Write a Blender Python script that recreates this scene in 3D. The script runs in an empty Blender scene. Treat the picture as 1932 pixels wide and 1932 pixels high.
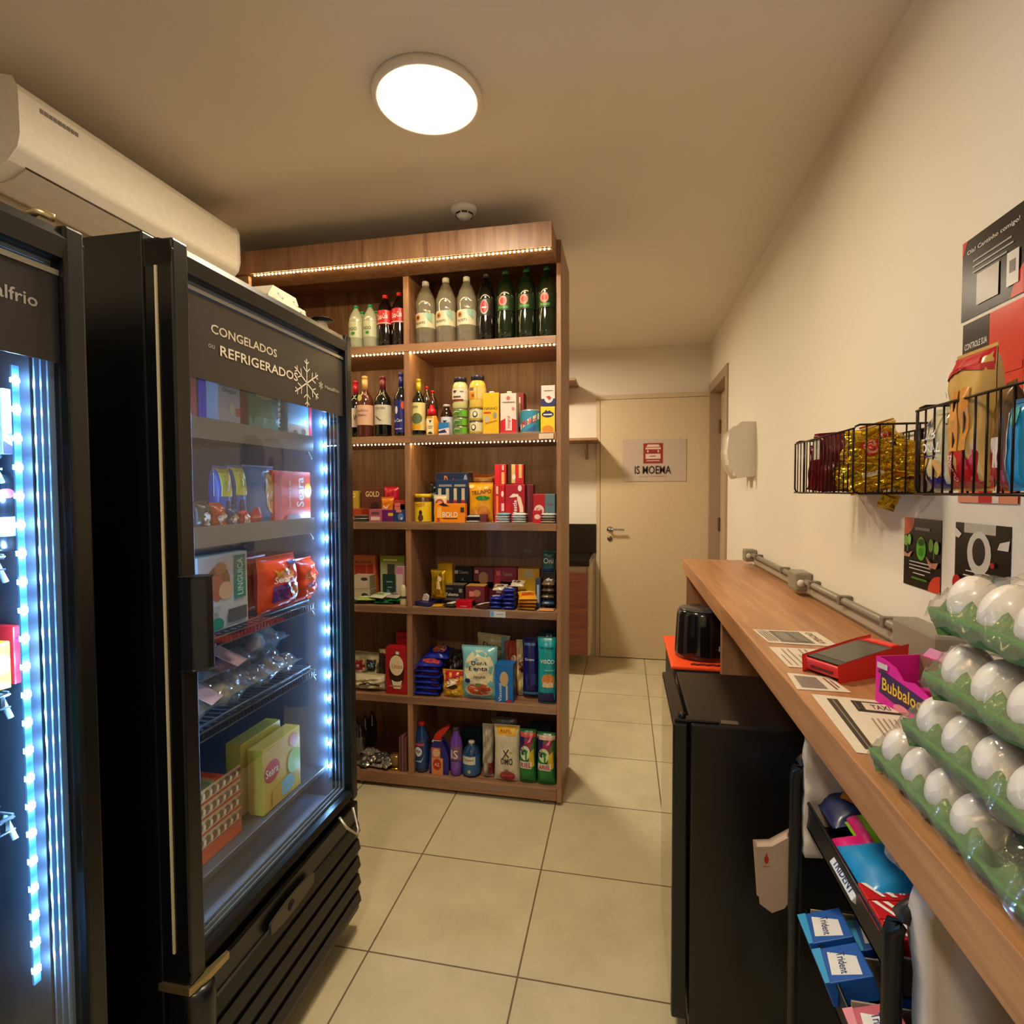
import bpy, bmesh, math, random
from mathutils import Vector, Matrix
SC = bpy.context.scene
COL = SC.collection
PI = math.pi
# ------------------------------------------------------------------ camera
H = 1.36
FPX = 1046.0; CPX = 966.0
_d = Vector(((1178-CPX)/FPX, (CPX-926)/FPX, -1.0)).normalized()
_up = Vector((math.sin(0.0037), math.cos(0.0037), 0))
_z = (_up-_d*_up.dot(_d)).normalized()
_x = _d.cross(_z)
RW = Matrix((_x, _d, _z))            # rows: world axes in camera space
cam_data = bpy.data.cameras.new('camera')
cam = bpy.data.objects.new('camera', cam_data)
COL.objects.link(cam)
cam_data.sensor_width = 36.0
cam_data.lens = 36.0*FPX/1932.0
cam_data.clip_start = 0.02
cam.matrix_world = Matrix.Translation((0, 0, H)) @ RW.to_4x4()
SC.camera = cam

def at(u, v, ax, val):
    """world point where the sight line of a photo pixel meets the plane axis=val"""
    r = RW @ Vector(((u-CPX)/FPX, (CPX-v)/FPX, -1.0))
    t = (val-(H if ax == 2 else 0))/r[ax]
    p = r*t; p.z += H
    return p
# ------------------------------------------------------------------ world and exposure
SC.view_settings.view_transform = 'Standard'
SC.view_settings.look = 'None'
SC.view_settings.exposure = 0.0
SC.view_settings.gamma = 1.0
SC.view_settings.use_curve_mapping = False
w = bpy.data.worlds.new('world'); SC.world = w
w.use_nodes = True
w.node_tree.nodes['Background'].inputs[0].default_value = (0.6, 0.45, 0.3, 1)
w.node_tree.nodes['Background'].inputs[1].default_value = 0.02
LAMP_STRENGTH = 148.0
LAMP_COL = (1.0, 0.84, 0.60)
FRIDGE_LED = 520.0
SHELF_LED = 170.0
# ------------------------------------------------------------------ materials
_mats = {}
def lin(h):
    h = h.lstrip('#')
    c = [int(h[i:i+2], 16)/255 for i in (0, 2, 4)]
    return tuple(x/12.92 if x <= .04045 else ((x+.055)/1.055)**2.4 for x in c)+(1,)
def newmat(name):
    m = bpy.data.materials.new(name); m.use_nodes = True
    return m, m.node_tree, m.node_tree.nodes['Principled BSDF']
def M(h, rough=.45, metal=0.0, emit=0.0, coat=0.0, bump=0.0, bscale=60):
    k = (h, rough, metal, emit, coat, bump, bscale)
    if k in _mats: return _mats[k]
    m, t, b = newmat('paint_'+h.strip('#'))
    c = lin(h)
    b.inputs['Roughness'].default_value = rough
    b.inputs['Metallic'].default_value = metal
    if coat: b.inputs['Coat Weight'].default_value = coat; b.inputs['Coat Roughness'].default_value = .08
    tc = t.nodes.new('ShaderNodeTexCoord'); n = t.nodes.new('ShaderNodeTexNoise')
    n.inputs['Scale'].default_value = bscale
    t.links.new(tc.outputs['Object'], n.inputs['Vector'])
    mx = t.nodes.new('ShaderNodeMix'); mx.data_type = 'RGBA'
    mx.inputs['A'].default_value = c
    mx.inputs['B'].default_value = tuple(min(1, x*.86) for x in c[:3])+(1,)
    t.links.new(n.outputs['Fac'], mx.inputs['Factor'])
    t.links.new(mx.outputs['Result'], b.inputs['Base Color'])
    if bump:
        bn = t.nodes.new('ShaderNodeBump'); bn.inputs['Strength'].default_value = bump
        bn.inputs['Distance'].default_value = .01
        t.links.new(n.outputs['Fac'], bn.inputs['Height']); t.links.new(bn.outputs['Normal'], b.inputs['Normal'])
    if emit:
        b.inputs['Emission Color'].default_value = c; b.inputs['Emission Strength'].default_value = emit
    _mats[k] = m
    return m
def glow(name, col, s):
    k = ('glow', name)
    if k in _mats: return _mats[k]
    m, t, b = newmat(name)
    e = t.nodes.new('ShaderNodeEmission'); e.inputs[0].default_value = tuple(col)+(1,); e.inputs[1].default_value = s
    t.links.new(e.outputs[0], t.nodes['Material Output'].inputs[0]); t.nodes.remove(b)
    _mats[k] = m; return m
def film(h, body=.15, gloss=.08, rough=.05, fm=.35):
    """thin clear plastic or glass: mostly see-through, some tint, some sheen"""
    k = ('film', h, body, gloss, rough, fm)
    if k in _mats: return _mats[k]
    m, t, b = newmat('film_'+h.strip('#'))
    c = lin(h)
    b.inputs['Base Color'].default_value = c; b.inputs['Roughness'].default_value = max(rough, .08)
    tr = t.nodes.new('ShaderNodeBsdfTransparent')
    tr.inputs[0].default_value = tuple(1-(1-x)*.12 for x in c[:3])+(1,)
    m1 = t.nodes.new('ShaderNodeMixShader'); m1.inputs[0].default_value = body
    t.links.new(tr.outputs[0], m1.inputs[1]); t.links.new(b.outputs[0], m1.inputs[2])
    g = t.nodes.new('ShaderNodeBsdfGlossy'); g.inputs['Roughness'].default_value = rough
    lw = t.nodes.new('ShaderNodeLayerWeight'); lw.inputs[0].default_value = .25
    ma = t.nodes.new('ShaderNodeMath'); ma.operation = 'MULTIPLY_ADD'
    ma.inputs[1].default_value = fm; ma.inputs[2].default_value = gloss
    t.links.new(lw.outputs['Fresnel'], ma.inputs[0])
    m2 = t.nodes.new('ShaderNodeMixShader')
    t.links.new(ma.outputs[0], m2.inputs[0]); t.links.new(m1.outputs[0], m2.inputs[1]); t.links.new(g.outputs[0], m2.inputs[2])
    t.links.new(m2.outputs[0], t.nodes['Material Output'].inputs[0])
    _mats[k] = m; return m
def wood(name, c1, c2, axis, rough=.42, scale=1.0):
    k = ('wood', name)
    if k in _mats: return _mats[k]
    m, t, b = newmat(name)
    g = t.nodes.new('ShaderNodeNewGeometry'); mp = t.nodes.new('ShaderNodeMapping')
    s = [14*scale, 14*scale, 14*scale]; s[axis] = .9*scale
    mp.inputs['Scale'].default_value = s
    t.links.new(g.outputs['Position'], mp.inputs['Vector'])
    n = t.nodes.new('ShaderNodeTexNoise'); n.inputs['Scale'].default_value = 2.2; n.inputs['Detail'].default_value = 7; n.inputs['Roughness'].default_value = .62; n.inputs['Distortion'].default_value = .5
    t.links.new(mp.outputs[0], n.inputs['Vector'])
    s2 = [90*scale]*3; s2[axis] = 3*scale
    mp2 = t.nodes.new('ShaderNodeMapping'); mp2.inputs['Scale'].default_value = s2
    t.links.new(g.outputs['Position'], mp2.inputs['Vector'])
    n2 = t.nodes.new('ShaderNodeTexNoise'); n2.inputs['Scale'].default_value = 3; n2.inputs['Detail'].default_value = 3
    t.links.new(mp2.outputs[0], n2.inputs['Vector'])
    ad = t.nodes.new('ShaderNodeMath'); ad.operation = 'MULTIPLY_ADD'; ad.inputs[1].default_value = .35
    t.links.new(n2.outputs['Fac'], ad.inputs[0]); t.links.new(n.outputs['Fac'], ad.inputs[2])
    r = t.nodes.new('ShaderNodeValToRGB')
    r.color_ramp.elements[0].position = .48; r.color_ramp.elements[0].color = lin(c1)
    r.color_ramp.elements[1].position = .86; r.color_ramp.elements[1].color = lin(c2)
    t.links.new(ad.outputs[0], r.inputs[0]); t.links.new(r.outputs[0], b.inputs['Base Color'])
    b.inputs['Roughness'].default_value = rough
    bn = t.nodes.new('ShaderNodeBump'); bn.inputs['Strength'].default_value = .08; bn.inputs['Distance'].default_value = .004
    t.links.new(ad.outputs[0], bn.inputs['Height']); t.links.new(bn.outputs[0], b.inputs['Normal'])
    _mats[k] = m; return m
def tile_mat():
    m, t, b = newmat('floor_tile')
    g = t.nodes.new('ShaderNodeNewGeometry'); mp = t.nodes.new('ShaderNodeMapping')
    mp.inputs['Location'].default_value = (.74-.0015, -1.473-.0015, 0)
    t.links.new(g.outputs['Position'], mp.inputs['Vector'])
    br = t.nodes.new('ShaderNodeTexBrick'); br.offset = 0; br.squash = 1
    for k, v in (('Scale', 1), ('Mortar Size', .0028), ('Mortar Smooth', .15), ('Brick Width', .45), ('Row Height', .45), ('Bias', 0)): br.inputs[k].default_value = v
    br.inputs['Color1'].default_value = lin('#c8bc9a'); br.inputs['Color2'].default_value = lin('#ccc09e'); br.inputs['Mortar'].default_value = lin('#6e5a44')
    t.links.new(mp.outputs[0], br.inputs['Vector'])
    n = t.nodes.new('ShaderNodeTexNoise'); n.inputs['Scale'].default_value = 5; n.inputs['Detail'].default_value = 9; n.inputs['Roughness'].default_value = .7
    t.links.new(g.outputs['Position'], n.inputs['Vector'])
    r = t.nodes.new('ShaderNodeValToRGB'); r.color_ramp.elements[0].position = .3; r.color_ramp.elements[0].color = (.8, .79, .77, 1); r.color_ramp.elements[1].position = .75; r.color_ramp.elements[1].color = (1.04, 1.04, 1.04, 1)
    t.links.new(n.outputs['Fac'], r.inputs[0])
    mx = t.nodes.new('ShaderNodeMix'); mx.data_type = 'RGBA'; mx.blend_type = 'MULTIPLY'; mx.inputs['Factor'].default_value = 1
    t.links.new(br.outputs['Color'], mx.inputs['A']); t.links.new(r.outputs[0], mx.inputs['B']); t.links.new(mx.outputs['Result'], b.inputs['Base Color'])
    b.inputs['Roughness'].default_value = .5
    bn = t.nodes.new('ShaderNodeBump'); bn.inputs['Strength'].default_value = .4; bn.inputs['Distance'].default_value = .002; bn.invert = True
    t.links.new(br.outputs['Fac'], bn.inputs['Height']); t.links.new(bn.outputs[0], b.inputs['Normal'])
    return m
def plaster(name, h):
    m, t, b = newmat(name)
    g = t.nodes.new('ShaderNodeNewGeometry'); n = t.nodes.new('ShaderNodeTexNoise'); n.inputs['Scale'].default_value = 160; n.inputs['Detail'].default_value = 4
    t.links.new(g.outputs['Position'], n.inputs['Vector'])
    n2 = t.nodes.new('ShaderNodeTexNoise'); n2.inputs['Scale'].default_value = 2.5; t.links.new(g.outputs['Position'], n2.inputs['Vector'])
    c = lin(h); mx = t.nodes.new('ShaderNodeMix'); mx.data_type = 'RGBA'; mx.inputs['A'].default_value = c; mx.inputs['B'].default_value = tuple(x*.93 for x in c[:3])+(1,)
    t.links.new(n2.outputs['Fac'], mx.inputs['Factor']); t.links.new(mx.outputs['Result'], b.inputs['Base Color'])
    b.inputs['Roughness'].default_value = .85
    bn = t.nodes.new('ShaderNodeBump'); bn.inputs['Strength'].default_value = .12; bn.inputs['Distance'].default_value = .002
    t.links.new(n.outputs['Fac'], bn.inputs['Height']); t.links.new(bn.outputs[0], b.inputs['Normal'])
    return m
W_V = wood('wood_vertical', '#76513a', '#a67c5a', 2)
W_H = wood('wood_across', '#76513a', '#a67c5a', 0)
W_Y = wood('counter_wood', '#9a6a45', '#c08d62', 1, .35)
W_YS = wood('panel_wood', '#8a6348', '#ab8260', 2, .4)
W_CAB = wood('cabinet_wood', '#5e3325', '#854e37', 0, .45)
BLACK = M('#0c0d10', .32)
BLACKM = M('#141416', .55)
WHITE = M('#e8e6e0', .5)
CHROME = M('#c8c8c8', .2, 1.0)
CLEAR = film('#ffffff', .03, .03, .02)
# ------------------------------------------------------------------ mesh builder
_gl = {}
def glyphs(s, bold=False):
    k = (s, bold)
    if k in _gl: return _gl[k]
    cu = bpy.data.curves.new('t', 'FONT'); cu.body = s; cu.size = 1; cu.resolution_u = 2
    if bold: cu.offset = .012
    o = bpy.data.objects.new('t', cu); COL.objects.link(o)
    dg = bpy.context.evaluated_depsgraph_get(); me = o.evaluated_get(dg).to_mesh()
    vs = [(v.co.x, v.co.y) for v in me.vertices]; fs = [tuple(p.vertices) for p in me.polygons]
    o.evaluated_get(dg).to_mesh_clear(); bpy.data.objects.remove(o); bpy.data.curves.remove(cu)
    x0 = min(v[0] for v in vs); x1 = max(v[0] for v in vs); y0 = min(v[1] for v in vs); y1 = max(v[1] for v in vs)
    _gl[k] = ([(v[0]-(x0+x1)/2, v[1]-(y0+y1)/2) for v in vs], fs, x1-x0, y1-y0)
    return _gl[k]
class MB:
    def __init__(s): s.v = []; s.f = []; s.m = []; s.mi = {}; s.sm = []
    def mat(s, m):
        if m.name not in s.mi: s.mi[m.name] = (len(s.mi), m)
        return s.mi[m.name][0]
    def add(s, vs, fs, m, smooth=False):
        n = len(s.v); s.v += [tuple(p) for p in vs]; i = s.mat(m)
        for f in fs: s.f.append(tuple(n+a for a in f)); s.m.append(i); s.sm.append(smooth)
        return s
    def box(s, x0, x1, y0, y1, z0, z1, m, bev=0.0, rot=None):
        bm = bmesh.new(); bmesh.ops.create_cube(bm, size=1)
        for v in bm.verts: v.co = Vector(((x0+x1)/2+v.co.x*(x1-x0), (y0+y1)/2+v.co.y*(y1-y0), (z0+z1)/2+v.co.z*(z1-z0)))
        if bev: bmesh.ops.bevel(bm, geom=list(bm.edges), offset=min(bev, .45*min(abs(x1-x0), abs(y1-y0), abs(z1-z0))), segments=2, profile=.5, affect='EDGES')
        s.frombm(bm, m, rot); return s
    def frombm(s, bm, m, mtx=None, smooth=False):
        bm.verts.index_update()
        vs = [(mtx @ v.co if mtx else v.co.copy()) for v in bm.verts]
        s.add(vs, [[v.index for v in f.verts] for f in bm.faces], m, smooth); bm.free(); return s
    def lathe(s, prof, m, c=(0, 0, 0), seg=20, sx=1, sy=1, axis='z', smooth=True):
        vs = []; fs = []
        for r, z in prof:
            for i in range(seg):
                a = 2*PI*i/seg; p = (r*sx*math.cos(a), r*sy*math.sin(a), z)
                if axis == 'x': p = (p[2], p[0], p[1])
                if axis == 'y': p = (p[0], p[2], p[1])
                vs.append((p[0]+c[0], p[1]+c[1], p[2]+c[2]))
        for j in range(len(prof)-1):
            for i in range(seg):
                k = (i+1) % seg; fs.append((j*seg+i, j*seg+k, (j+1)*seg+k, (j+1)*seg+i))
        if prof[0][0] > 1e-5: fs.append(tuple(reversed(range(seg))))
        if prof[-1][0] > 1e-5: fs.append(tuple(range((len(prof)-1)*seg, len(prof)*seg)))
        s.add(vs, fs, m, smooth); return s
    def tube(s, pts, r, m, seg=8, flat=1.0):
        pts = [Vector(p) for p in pts]; vs = []; fs = []
        for i, p in enumerate(pts):
            d = ((pts[min(i+1, len(pts)-1)]-p).normalized()+(p-pts[max(i-1, 0)]).normalized())
            d = d.normalized() if d.length > 1e-6 else Vector((0, 0, 1))
            a = d.cross(Vector((0, 0, 1)) if abs(d.z) < .9 else Vector((1, 0, 0))).normalized(); b = d.cross(a)
            for k in range(seg):
                t = 2*PI*k/seg; vs.append(p+a*math.cos(t)*r+b*math.sin(t)*r*flat)
        for i in range(len(pts)-1):
            for k in range(seg): fs.append((i*seg+k, i*seg+(k+1) % seg, (i+1)*seg+(k+1) % seg, (i+1)*seg+k))
        fs.append(tuple(reversed(range(seg)))); fs.append(tuple(range((len(pts)-1)*seg, len(pts)*seg)))
        s.add(vs, fs, m, True); return s
    def prism(s, poly, h0, h1, m, axis='z'):
        n = len(poly); vs = []
        for h in (h0, h1):
            for a, b in poly: vs.append({'z': (a, b, h), 'y': (a, h, b), 'x': (h, a, b)}[axis])
        fs = [tuple(range(n)), tuple(range(2*n-1, n-1, -1))]+[(i, (i+1) % n, n+(i+1) % n, n+i) for i in range(n)]
        s.add(vs, fs, m); return s
    def decor(s, items, S, w, h, rough=.4, lift=0.0):
        """printed artwork: thin layers lying on the surface S(u, v, offset)"""
        for k, it in enumerate(items):
            t = it[0]; off = .0005+.00035*k+(lift if t in ('t', 'tv', 'T', 'p') else lift*.5)
            def P(u, v): return S(u*w, v*h, off)
            if t == 'r':
                _, a, b, c, d, col = it; n = 6; vs = [P(a+(c-a)*i/n, b+(d-b)*j/n) for j in range(n+1) for i in range(n+1)]
                s.add(vs, [(j*(n+1)+i, j*(n+1)+i+1, (j+1)*(n+1)+i+1, (j+1)*(n+1)+i) for j in range(n) for i in range(n)], M(col, rough))
            elif t == 'e':
                _, cu, cv, ru, rv, col = it; n = 18; vs = [P(cu, cv)]; fs = []
                for q in (1/3, 2/3, 1): vs += [P(cu+ru*q*math.cos(2*PI*i/n), cv+rv*q*math.sin(2*PI*i/n)) for i in range(n)]
                fs = [(0, 1+i, 1+(i+1) % n) for i in range(n)]
                for q in (0, 1): fs += [(1+q*n+i, 1+(q+1)*n+i, 1+(q+1)*n+(i+1) % n, 1+q*n+(i+1) % n) for i in range(n)]
                s.add(vs, fs, M(col, rough))
            elif t == 'p':
                _, pts, col = it
                if lift:
                    bm = bmesh.new(); bm.faces.new([bm.verts.new((a, b, 0)) for a, b in pts]); bmesh.ops.triangulate(bm, faces=bm.faces[:])
                    bmesh.ops.subdivide_edges(bm, edges=bm.edges[:], cuts=3, use_grid_fill=True); bm.verts.index_update()
                    s.add([P(v.co.x, v.co.y) for v in bm.verts], [[v.index for v in f.verts] for f in bm.faces], M(col, rough)); bm.free()
                else: s.add([P(*p) for p in pts], [tuple(range(len(pts)))], M(col, rough))
            elif t in ('t', 'tv', 'T'):
                _, txt, cu, cv, wu, col = it[:6]
                g, fs, gw, gh = glyphs(txt, True)
                if t == 'tv':
                    sc = wu*h/gw; hh = (it[6]*w/gh) if len(it) > 6 else sc
                    vs = [S(cu*w-y*hh, cv*h+x*sc, off) for x, y in g]
                else:
                    sc = wu*w/gw; hh = (it[6]*h/gh) if len(it) > 6 else sc
                    sl = it[7] if len(it) > 7 else 0
                    vs = [S(cu*w+x*sc, cv*h+y*hh+x*sc*sl, off) for x, y in g]
                s.add(vs, fs, M(col, rough))
        return s
    def build(s, name, parent=None, loc=None, rot=None, shift=None):
        me = bpy.data.meshes.new(name)
        vs = s.v
        if shift is not None: vs = [(a-shift[0], b-shift[1], c-shift[2]) for a, b, c in vs]
        me.from_pydata(vs, [], s.f)
        for i, m in sorted(s.mi.values(), key=lambda q: q[0]): me.materials.append(m)
        me.polygons.foreach_set('material_index', s.m); me.polygons.foreach_set('use_smooth', s.sm)
        me.update()
        o = bpy.data.objects.new(name, me); COL.objects.link(o)
        if parent: o.parent = parent
        if loc is not None: o.location = loc
        if rot is not None: o.rotation_euler = rot
        return o
def tag(o, label, cat, group=None, kind=None):
    if label: o['label'] = label
    if cat: o['category'] = cat
    if group: o['group'] = group
    if kind: o['kind'] = kind
    return o
def thing(name, label, cat, loc=(0, 0, 0), rot=(0, 0, 0), group=None):
    o = bpy.data.objects.new(name, None); COL.objects.link(o); o.location = loc; o.rotation_euler = rot
    o.empty_display_size = .05
    return tag(o, label, cat, group)
def struct(mb, name): o = mb.build(name); o['kind'] = 'structure'; return o
def copy_tree(o, parent=None):
    c = o.copy(); COL.objects.link(c); c.parent = parent
    for ch in list(o.children): copy_tree(ch, c)
    return c
# ------------------------------------------------------------------ the room
WALLM = plaster('wall_paint', '#e3dacb')
CEILM = plaster('ceiling_paint', '#e4dccf')
XL, XR, YB, YN, ZC = -1.76, .655, 4.58, -1.3, 2.5
struct(MB().box(XL-.1, XR+.9, YN-.1, YB+.1, -.1, 0, tile_mat()), 'floor')
struct(MB().box(XL-.1, XR+.9, YN-.1, YB+.1, ZC, ZC+.1, CEILM), 'ceiling')
struct(MB().box(XL-.1, XL, YN-.1, YB+.1, 0, ZC, WALLM), 'wall_left')
struct(MB().box(XL-.1, XR+.9, YB, YB+.1, 0, ZC, WALLM), 'wall_back')
struct(MB().box(XL-.1, XR+.1, YN-.1, YN, 0, ZC, WALLM), 'wall_front')
b = MB(); b.box(XR, XR+.12, YN-.1, 3.86, 0, ZC, WALLM); b.box(XR, XR+.12, 4.52, YB+.1, 0, ZC, WALLM); b.box(XR, XR+.12, 3.86, 4.52, 2.12, ZC, WALLM)
struct(b, 'wall_right')
struct(MB().box(XR+.8, XR+.9, 3.6, YB+.1, 0, ZC, WALLM), 'wall_side')
TRIMM = M('#a89078', .5)
b = MB(); b.box(XR-.012, XR+.125, 3.80, 3.866, 0, 2.18, TRIMM, .002); b.box(XR-.012, XR+.125, 4.514, 4.575, 0, 2.18, TRIMM, .002); b.box(XR-.0115, XR+.1245, 3.867, 4.513, 2.113, 2.18, TRIMM, .002)
struct(b, 'trim_1')
d1 = struct(MB().box(XR+.07, XR+.11, 3.869, 4.511, .01, 2.11, M('#c9b294', .5), .002), 'door_1')
for z in (.35, 1.05, 1.8): MB().box(XR+.055, XR+.069, 4.49, 4.511, z, z+.1, M('#7a6048', .3, .8), .002).build('hinge', d1)
# the door at the back
d2 = thing('door_2', None, None, (-.19, YB, 0)); d2['kind'] = 'structure'
MB().box(0, .835, -.03, -.002, .006, 2.09, M('#d8c5a2', .55), .002).build('door_leaf', d2)
b = MB(); b.box(-.035, -.004, -.02, -.002, 0, 2.0935, M('#d2bf9e', .55), .002); b.box(-.035, .84, -.02, -.002, 2.094, 2.13, M('#d2bf9e', .55), .002); b.build('door_frame', d2)
b = MB(); b.lathe([(.0, 0), (.024, 0), (.024, -.008), (.01, -.01), (.01, -.045), (0, -.045)], CHROME, (.075, -.03, 1.05), axis='y')
b.tube([(.075, -.07, 1.05), (.1, -.072, 1.05), (.19, -.07, 1.048)], .008, CHROME); b.lathe([(0, 0), (.02, 0), (.02, -.008), (0, -.008)], M('#77685a', .3, .7), (.075, -.03, .975), axis='y'); b.build('door_handle', d2)
# sign on the door
b = MB(); b.box(0, .49, -.003, 0, 0, .335, M('#c9b8aa', .4))
Sf = lambda x, z, o: (x+.245, -.003-o, z)
b.decor([('r', -.17, .42, .14, .9, '#9b2b2b'), ('p', [(-.125, .81), (.095, .81), (.07, .87), (-.1, .87)], '#e8cdbf'), ('r', -.135, .755, .105, .795, '#e8cdbf'), ('r', -.11, .68, -.09, .74, '#e8cdbf'), ('r', .055, .68, .075, .74, '#e8cdbf'),
         ('r', -.135, .53, .1, .65, '#e8cdbf'), ('r', -.07, .585, .03, .6, '#4b2020'), ('r', -.12, .475, .085, .495, '#e8cdbf'), ('t', 'IS MOEMA', -.02, .27, .57, '#241a1c', .19), ('t', 'LOJA DE CONVENIENCIA', -.02, .115, .44, '#7d6a60', .025)], Sf, .49, .335)
tag(b.build('door_sign', loc=(-.015, YB-.032, 1.435)), 'pale rectangular sign with red kiosk logo on the back door', 'sign')
# ------------------------------------------------------------------ ceiling lamps and detector
def lamp(x, y, lab, k=1.0):
    t = thing('ceiling_lamp', lab, 'ceiling lamp', (x, y, ZC))
    MB().lathe([(.133, -.001), (.158, -.001), (.158, -.018), (.150, -.022), (.136, -.02), (.133, -.012)], M('#e6ddd0', .5), seg=48).build('rim', t)
    MB().lathe([(0, -.0135), (.1, -.0135), (.1345, -.0125)], glow('lamp_light_%g' % k, LAMP_COL, LAMP_STRENGTH*k), seg=48).build('diffuser', t)
    return t
lamp(-.56, 1.56, 'round lit ceiling lamp in front of the tall shelf unit')
lamp(-.85, 3.55, 'round ceiling lamp hidden behind the tall shelf unit', 1.5)
lamp(-.35, -.35, 'added unseen ceiling lamp behind the viewer lighting the near end of the counter', .8)  # added lamp out of view, brightens the near end of the counter
t = thing('smoke_detector', 'small round white smoke detector on the ceiling before the shelf unit', 'smoke detector', (-.635, 2.19, ZC))
MB().lathe([(.052, 0), (.052, -.012), (.047, -.02), (.038, -.024), (0, -.024)], WHITE, seg=28).build('base', t)
b = MB(); b.lathe([(.036, -.024), (.035, -.031), (.022, -.044), (0, -.046)], WHITE, seg=28)
for i in range(8):
    a = 2*PI*i/8+.3
    b.box(-.011, .011, -.0355, -.034, -.0345, -.0275, M('#2a1c14', .6), 0, Matrix.Rotation(a, 4, 'Z'))
b.build('sensor_head', t)
# ------------------------------------------------------------------ air conditioner
t = thing('air_conditioner', 'white split air conditioner high on the left wall', 'air conditioner', (XL, 1.17, 2.22))
prof = [(0, .0), (.09, -.028), (.15, -.02), (.2, .0), (.232, .03), (.24, .06), (.238, .17), (.225, .195), (.19, .205), (0, .205)]
ACM = M('#efe8dc', .45)
b = MB(); b.prism(prof, 0, .83, ACM, 'y'); o = b.build('housing', t)
bv = o.modifiers.new('bevel', 'BEVEL'); bv.width = .008; bv.segments = 3
MB().prism([(.075, -.029), (.15, -.0265), (.203, -.004), (.2, -.001), (.15, -.0205), (.08, -.026)], .05, .78, M('#d2cabc', .4), 'y').build('air_flap', t)
b = MB(); b.tube([(.2055, .045, -.0005), (.2055, .79, -.0005)], .0022, M('#4a3524', .6)); b.build('flap_gap', t)
b = MB()
for i in range(9): b.box(.2388, .2402, .06+i*.012, .069+i*.012, .147, .158, M('#8a8078', .4))
b.build('emblem', t)
# ------------------------------------------------------------------ tall shelf unit
SZ = [2.013, 1.609, 1.222, .841, .431, .071]
FY = 2.337
t = SU = thing('shelf_unit', 'tall wooden shelf unit stocked with groceries', 'shelf unit', (-.26, FY, 0))
L = (-.26, FY, 0)
MB().box(-.281, -.262, FY, 2.69, .015, 2.405, W_V, .001).build('side_panel', t, shift=L)
MB().box(XL+.02, XL+.045, FY-.15, 2.69, .015, 2.405, W_V, .001).build('side_panel', t, shift=L)
MB().box(XL+.045, -1.605, FY-.165, FY-.145, .015, 2.3, W_V, .001).build('stile', t, shift=L)
MB().box(-.962, -.936, FY+.003, 2.672, .071, 2.385, W_V, .001).build('divider', t, shift=L)
MB().box(XL+.045, -.282, 2.672, 2.69, .015, 2.405, W_V).build('back_panel', t, shift=L)
MB().box(XL+.045, -.282, FY, 2.671, 2.386, 2.405, W_H).build('top_panel', t, shift=L)
MB().box(XL+.02, -.279, FY-.167, FY-.003, 2.308, 2.405, W_V, .001).build('fascia', t, shift=L)
for i, z in enumerate(SZ[:5]):
    b = MB(); b.box(XL+.046, -.963, FY, 2.671, z-.032, z, W_H, .001); b.box(-.935, -.282, FY, 2.671, z-.032, z, W_H, .001); b.box(-.963, -.935, FY, FY+.0029, z-.032, z, W_H); b.build('shelf_board', t, shift=L)
b = MB(); b.box(XL+.046, -.282, FY, 2.671, .02, .071, W_H, .001); b.build('bottom_board', t, shift=L)
for x in (-.35, -1.2):
    MB().lathe([(.014, 0), (.014, .012), (.008, .02)], M('#888888', .3, .8), (x, FY+.03, 0)).build('foot', t, shift=L)
# clear price rails on the shelf edges
for i, (z, x0, x1) in enumerate(((SZ[1], -.93, -.31), (SZ[2], -1.2, -.37), (SZ[3], -1.2, -.29), (SZ[4], -1.2, -.29), (SZ[5], -.93, -.32))):
    tag(MB().box(x0, x1, FY-.006, FY-.0035, z-.03, z+.006, film('#f2e2c8', .03, .03, .15)).build('price_rail'), 'clear plastic price rail on the edge of shelf %s of the tall unit' % ('two', 'three', 'four', 'five', 'six')[i], 'price rail', 'clear price rails on the shelf edges')
# led strips
def led_strip(p0, p1, n, r, tape, gl, lab, axis='x'):
    """tape with a row of diodes"""
    o = thing('led_strip', lab, 'led strip', p0)
    d = Vector(p1)-Vector(p0)
    b = MB(); w2 = .005
    if axis == 'x': b.box(0, d.x, -w2, w2, 0, .002, tape)
    else: b.box(-.0015, .0015, -w2, w2, 0, d.z, tape)
    b.build('tape', o)
    b = MB()
    for i in range(n):
        c = d*((i+.5)/n)
        bm = bmesh.new(); bmesh.ops.create_icosphere(bm, subdivisions=1, radius=r)
        b.frombm(bm, gl, Matrix.Translation(c+(Vector((0, 0, -r*.7)) if axis == 'x' else Vector((0, 0, 0)))), True)
    b.build('diode_row', o)
    return o
GS = glow('shelf_led', (1.0, .70, .30), SHELF_LED)
GW = glow('fridge_led', (.30, .60, 1.0), FRIDGE_LED)
GW2 = glow('fridge_led_inner', (.30, .60, 1.0), FRIDGE_LED*1.3)
TAPE = M('#4e3c20', .6)
led_strip((-1.59, FY-.155, 2.3055), (-.283, FY-.155, 2.3055), 76, .0036, TAPE, GS, 'row of warm led lights under the top board of the shelf unit')
led_strip((-1.6, FY+.012, SZ[0]-.0345), (-.284, FY+.012, SZ[0]-.0345), 76, .0034, TAPE, GS, 'row of warm led lights under the shelf of soda bottles')
led_strip((-1.6, FY+.012, SZ[1]-.0345), (-.284, FY+.012, SZ[1]-.0345), 76, .0026, TAPE, GS, 'row of warm led lights under the shelf of wine bottles and cartons')
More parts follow.
